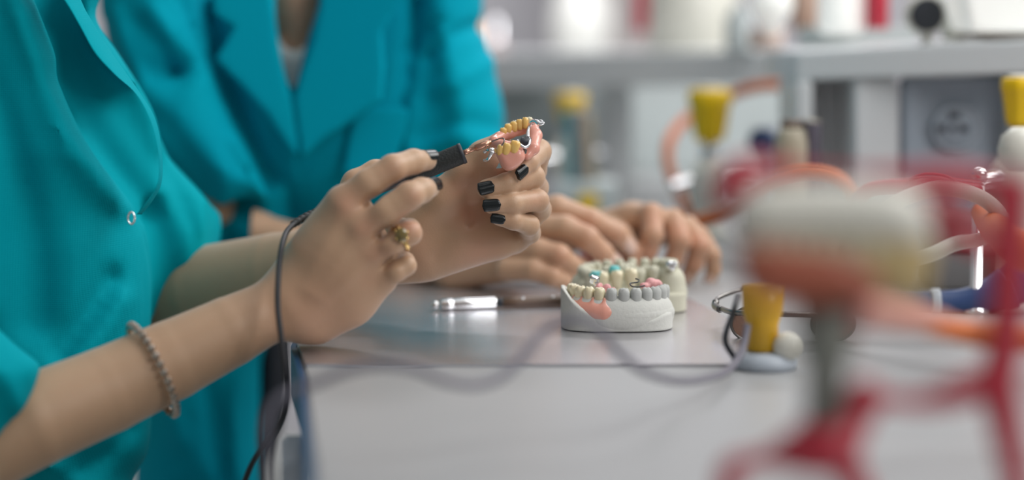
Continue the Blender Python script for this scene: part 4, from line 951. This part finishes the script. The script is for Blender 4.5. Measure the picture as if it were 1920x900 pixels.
rt('rear_leg', [(1560, 830, DA), (1600, 900, DA+.01), (1640, 990, DA+.01), (1650, 1085, DA+.01)], [.008, .005, .004, .004])
rt('rear_leg', [(1908, 1000, DA), (1909, 1050, DA), (1910, 1100, DA)], .0045)

# ------------------------------------------------------------------ loose cable hanging in front of the bench
hz([(520, 1020, 0.860), (508, 900, 0.850), (498, 820, 0.840), (508, 765, 0.840), (545, 735, 0.840), (600, 715, 0.840), (660, 692, 0.840), (720, 684, 0.840), (780, 692, 0.840), (830, 712, 0.840), (885, 722, 0.850), (935, 710, 0.860), (975, 675, 0.870), (1010, 630, 0.880), (1045, 606, 0.885), (1085, 600, 0.885), (1120, 615, 0.885), (1160, 660, 0.885), (1205, 695, 0.890), (1265, 714, 0.940), (1325, 710, 0.970), (1368, 692, 1.020), (1392, 655, 1.040), (1402, 610, 1.050)], .0019, 'loose_cable', M_gcable, 'thin grey cable looping in front of the bench edge and white cast', 'cable')

# ------------------------------------------------------------------ things on the bench right of the casts
bn = TP(1432, 690); o = th('bunsen_burner', bn, 'small burner with amber sleeve and white and blue foot behind the red articulator', 'burner')
link('foot', lathe(Vector((bn.x, bn.y, TZ+.0003)), (0, 0, 1), [(0, 0), (0, .017), (.004, .0175), (.008, .014), (.010, 0)], 32), M_socket2, o, label='pale blue round foot')
link('sleeve', lathe(Vector((bn.x-.001, bn.y, TZ+.010)), (0, 0, 1), [(0, 0), (0, .0085), (.014, .0085), (.020, .0105), (.034, .0115), (.034, 0)], 28), mat('amber_plastic', (.75, .42, .02), .35, noise=.1), o, label='amber sleeve')
link('air_knob', ball(Vector((bn.x+.0115, bn.y-.006, TZ+.0125)), .0078), M_cream, o)
link('inlet_cable', mtube([(bn.x-.016, bn.y, TZ+.006), (bn.x-.021, bn.y-.002, TZ+.016), (bn.x-.016, bn.y+.004, TZ+.030), (bn.x-.012, bn.y+.02, TZ+.036)], .0016, 12), M_dark, o)
# glasses lying right of the casts
gl = th('eyeglasses', TP(1380, 600), 'dark metal framed glasses with brown lenses lying right of the casts', 'glasses')
def G(px, py, z): return TP(px, py, z)
link('temple_arm', mtube([G(1470, 528, .028), G(1400, 540, .022), G(1352, 556, .018), G(1342, 566, .016)], .0014, 12), M_dchrome, gl)
link('hinge', mtube([G(1342, 566, .016), G(1341, 574, .014), G(1350, 580, .014)], .0022, 12), M_dchrome, gl)
link('front_frame', mtube([G(1350, 578, .014), G(1375, 586, .016), G(1420, 588, .018), G(1500, 590, .018), G(1560, 592, .016)], .0017, 12), M_dchrome, gl)
for c0 in (1412, 1562):
    cc = G(c0, 607, .010); vs = [cc+Vector((math.cos(a)*.0125, .001*dy, math.sin(a)*.0100)) for dy in (0, 1) for a in np.linspace(0, 2*math.pi, 40)[:-1]]
    n = 39; link('lens', pymesh('lens', vs, [tuple(range(n))[::-1], tuple(range(n, 2*n))]+[(i, (i+1) % n, n+(i+1) % n, n+i) for i in range(n)]), M_glass, gl, smooth=False)
    link('rim', pymesh('rim', *tube([cc+Vector((math.cos(a)*.0127, 0, math.sin(a)*.0102)) for a in np.linspace(0, 2*math.pi, 48)], .0008, 8)), M_dchrome, gl)
# spatula, orange tube, white tray, chrome post, white hose, red tubing
na = th('spatula', W(1700, 560, 1.12), 'navy handled spatula lying behind the orange tube at right', 'spatula')
link('handle', CH_([(1592, 572, 1.28), (1680, 568, 1.27), (1790, 568, 1.27), (1850, 556, 1.27), (1890, 540, 1.27)], [.006, .008, .0085, .011, .014]), M_navy, na)
link('collar', CH_([(1742, 568, 1.27), (1760, 568, 1.27)], [.0095, .0095], 3), M_socket2, na)
link('blade', CH_([(1885, 543, 1.27), (1930, 520, 1.27), (1990, 505, 1.27)], [.012, .015, .012]), M_navy, na)
oh = th('gas_hose', W(1720, 606, .80), 'thick orange hose with salmon sleeve running from grey column behind red post', 'hose')
link('tube', mtube([W(*p) for p in ((1720, 607, .80), (1760, 613, .82), (1800, 620, .84), (1880, 632, .84), (1990, 646, .84), (2100, 700, .85), (2140, 845, .85))], [.0042, .0048, .0054, .0058, .0058, .0058, .0058], 16), M_orange, oh)
link('sleeve', mtube([W(*p) for p in ((1572, 572, .69), (1640, 586, .74), (1700, 596, .79), (1770, 606, .83))], [.0060, .0068, .0066, .0048], 16), mat('salmon_wax', (.66, .30, .23), .4, noise=.15), oh, label='salmon coloured sleeve')
tr = th('tray', TP(1830, 540), 'grey instrument tray with maroon lid behind the articulator at right', 'tray')
t0, t1 = TP(1745, 545), TP(1990, 545)
link('box', box((t0.x, t0.y, TZ+.0003), (t1.x, t0.y+.06, TZ+.026), .003), mat('mid_grey', (.20, .19, .19), .5, noise=.1), tr)
link('lid', box((t0.x-.001, t0.y-.001, TZ+.0262), (t1.x+.001, t0.y+.061, TZ+.052), .006), mat('maroon_plastic', (.30, .09, .10), .4, noise=.1), tr)
cp = th('chrome_post', W(1838, 520, 1.31), 'chrome post with shiny ball top in front of the socket panel', 'post')
q = W(1836, 330, 1.26); link('ball', ball(q, .0052), M_chrome, cp)
link('stem', lathe((q.x, q.y, TZ+.0003), (0, 0, 1), [(0, 0), (0, .010), (.003, .010), (.004, .0042), (q.z-TZ-.006, .0042), (q.z-TZ-.004, 0)], 20), M_chrome, cp)
hz([(1545, 652, 1.125), (1560, 520, 1.12), (1650, 400, 1.12), (1735, 358, 1.12), (1790, 356, 1.12), (1840, 372, 1.12), (1872, 400, 1.12), (1880, 430, 1.12), (1840, 448, 1.12), (1790, 458, 1.12), (1745, 478, 1.12), (1660, 505, 1.14), (1560, 570, 1.15), (1540, 638, 1.15)], .0042, 'air_hose', M_cream, 'white curved hose looping behind the articulator post', 'hose')
hz([(1700, 350, 1.235), (1706, 338, 1.235), (1735, 328, 1.235), (1772, 332, 1.235), (1796, 346, 1.235)], .0009, 'wire_loop', M_red, 'thin red wire loop standing on the red tube below the socket', 'wire')
hz([(1585, 590, 1.25), (1590, 450, 1.25), (1620, 365, 1.25), (1700, 350, 1.24), (1760, 348, 1.24), (1834, 356, 1.25)], .0050, 'red_tube', M_red, 'red tube running to the chrome post below the power socket', 'tube')
hz([(1838, 398, 1.24), (1862, 425, 1.12), (1900, 460, 1.02), (1980, 500, 1.0), (2060, 600, 1.0), (2080, 722, 1.0)], [.006, .008, .010, .010, .010, .010], 'orange_bellows', M_orange, 'fat orange rubber tube from the chrome post to right edge', 'tube')
lathed('flask', 1910, 238, 322, 1.30, [(0, 20), (.2, 36), (.5, 40), (.8, 34), (1, 14)], M_cream, 'cream ball shaped flask below the yellow tap at right frame edge', 'flask')
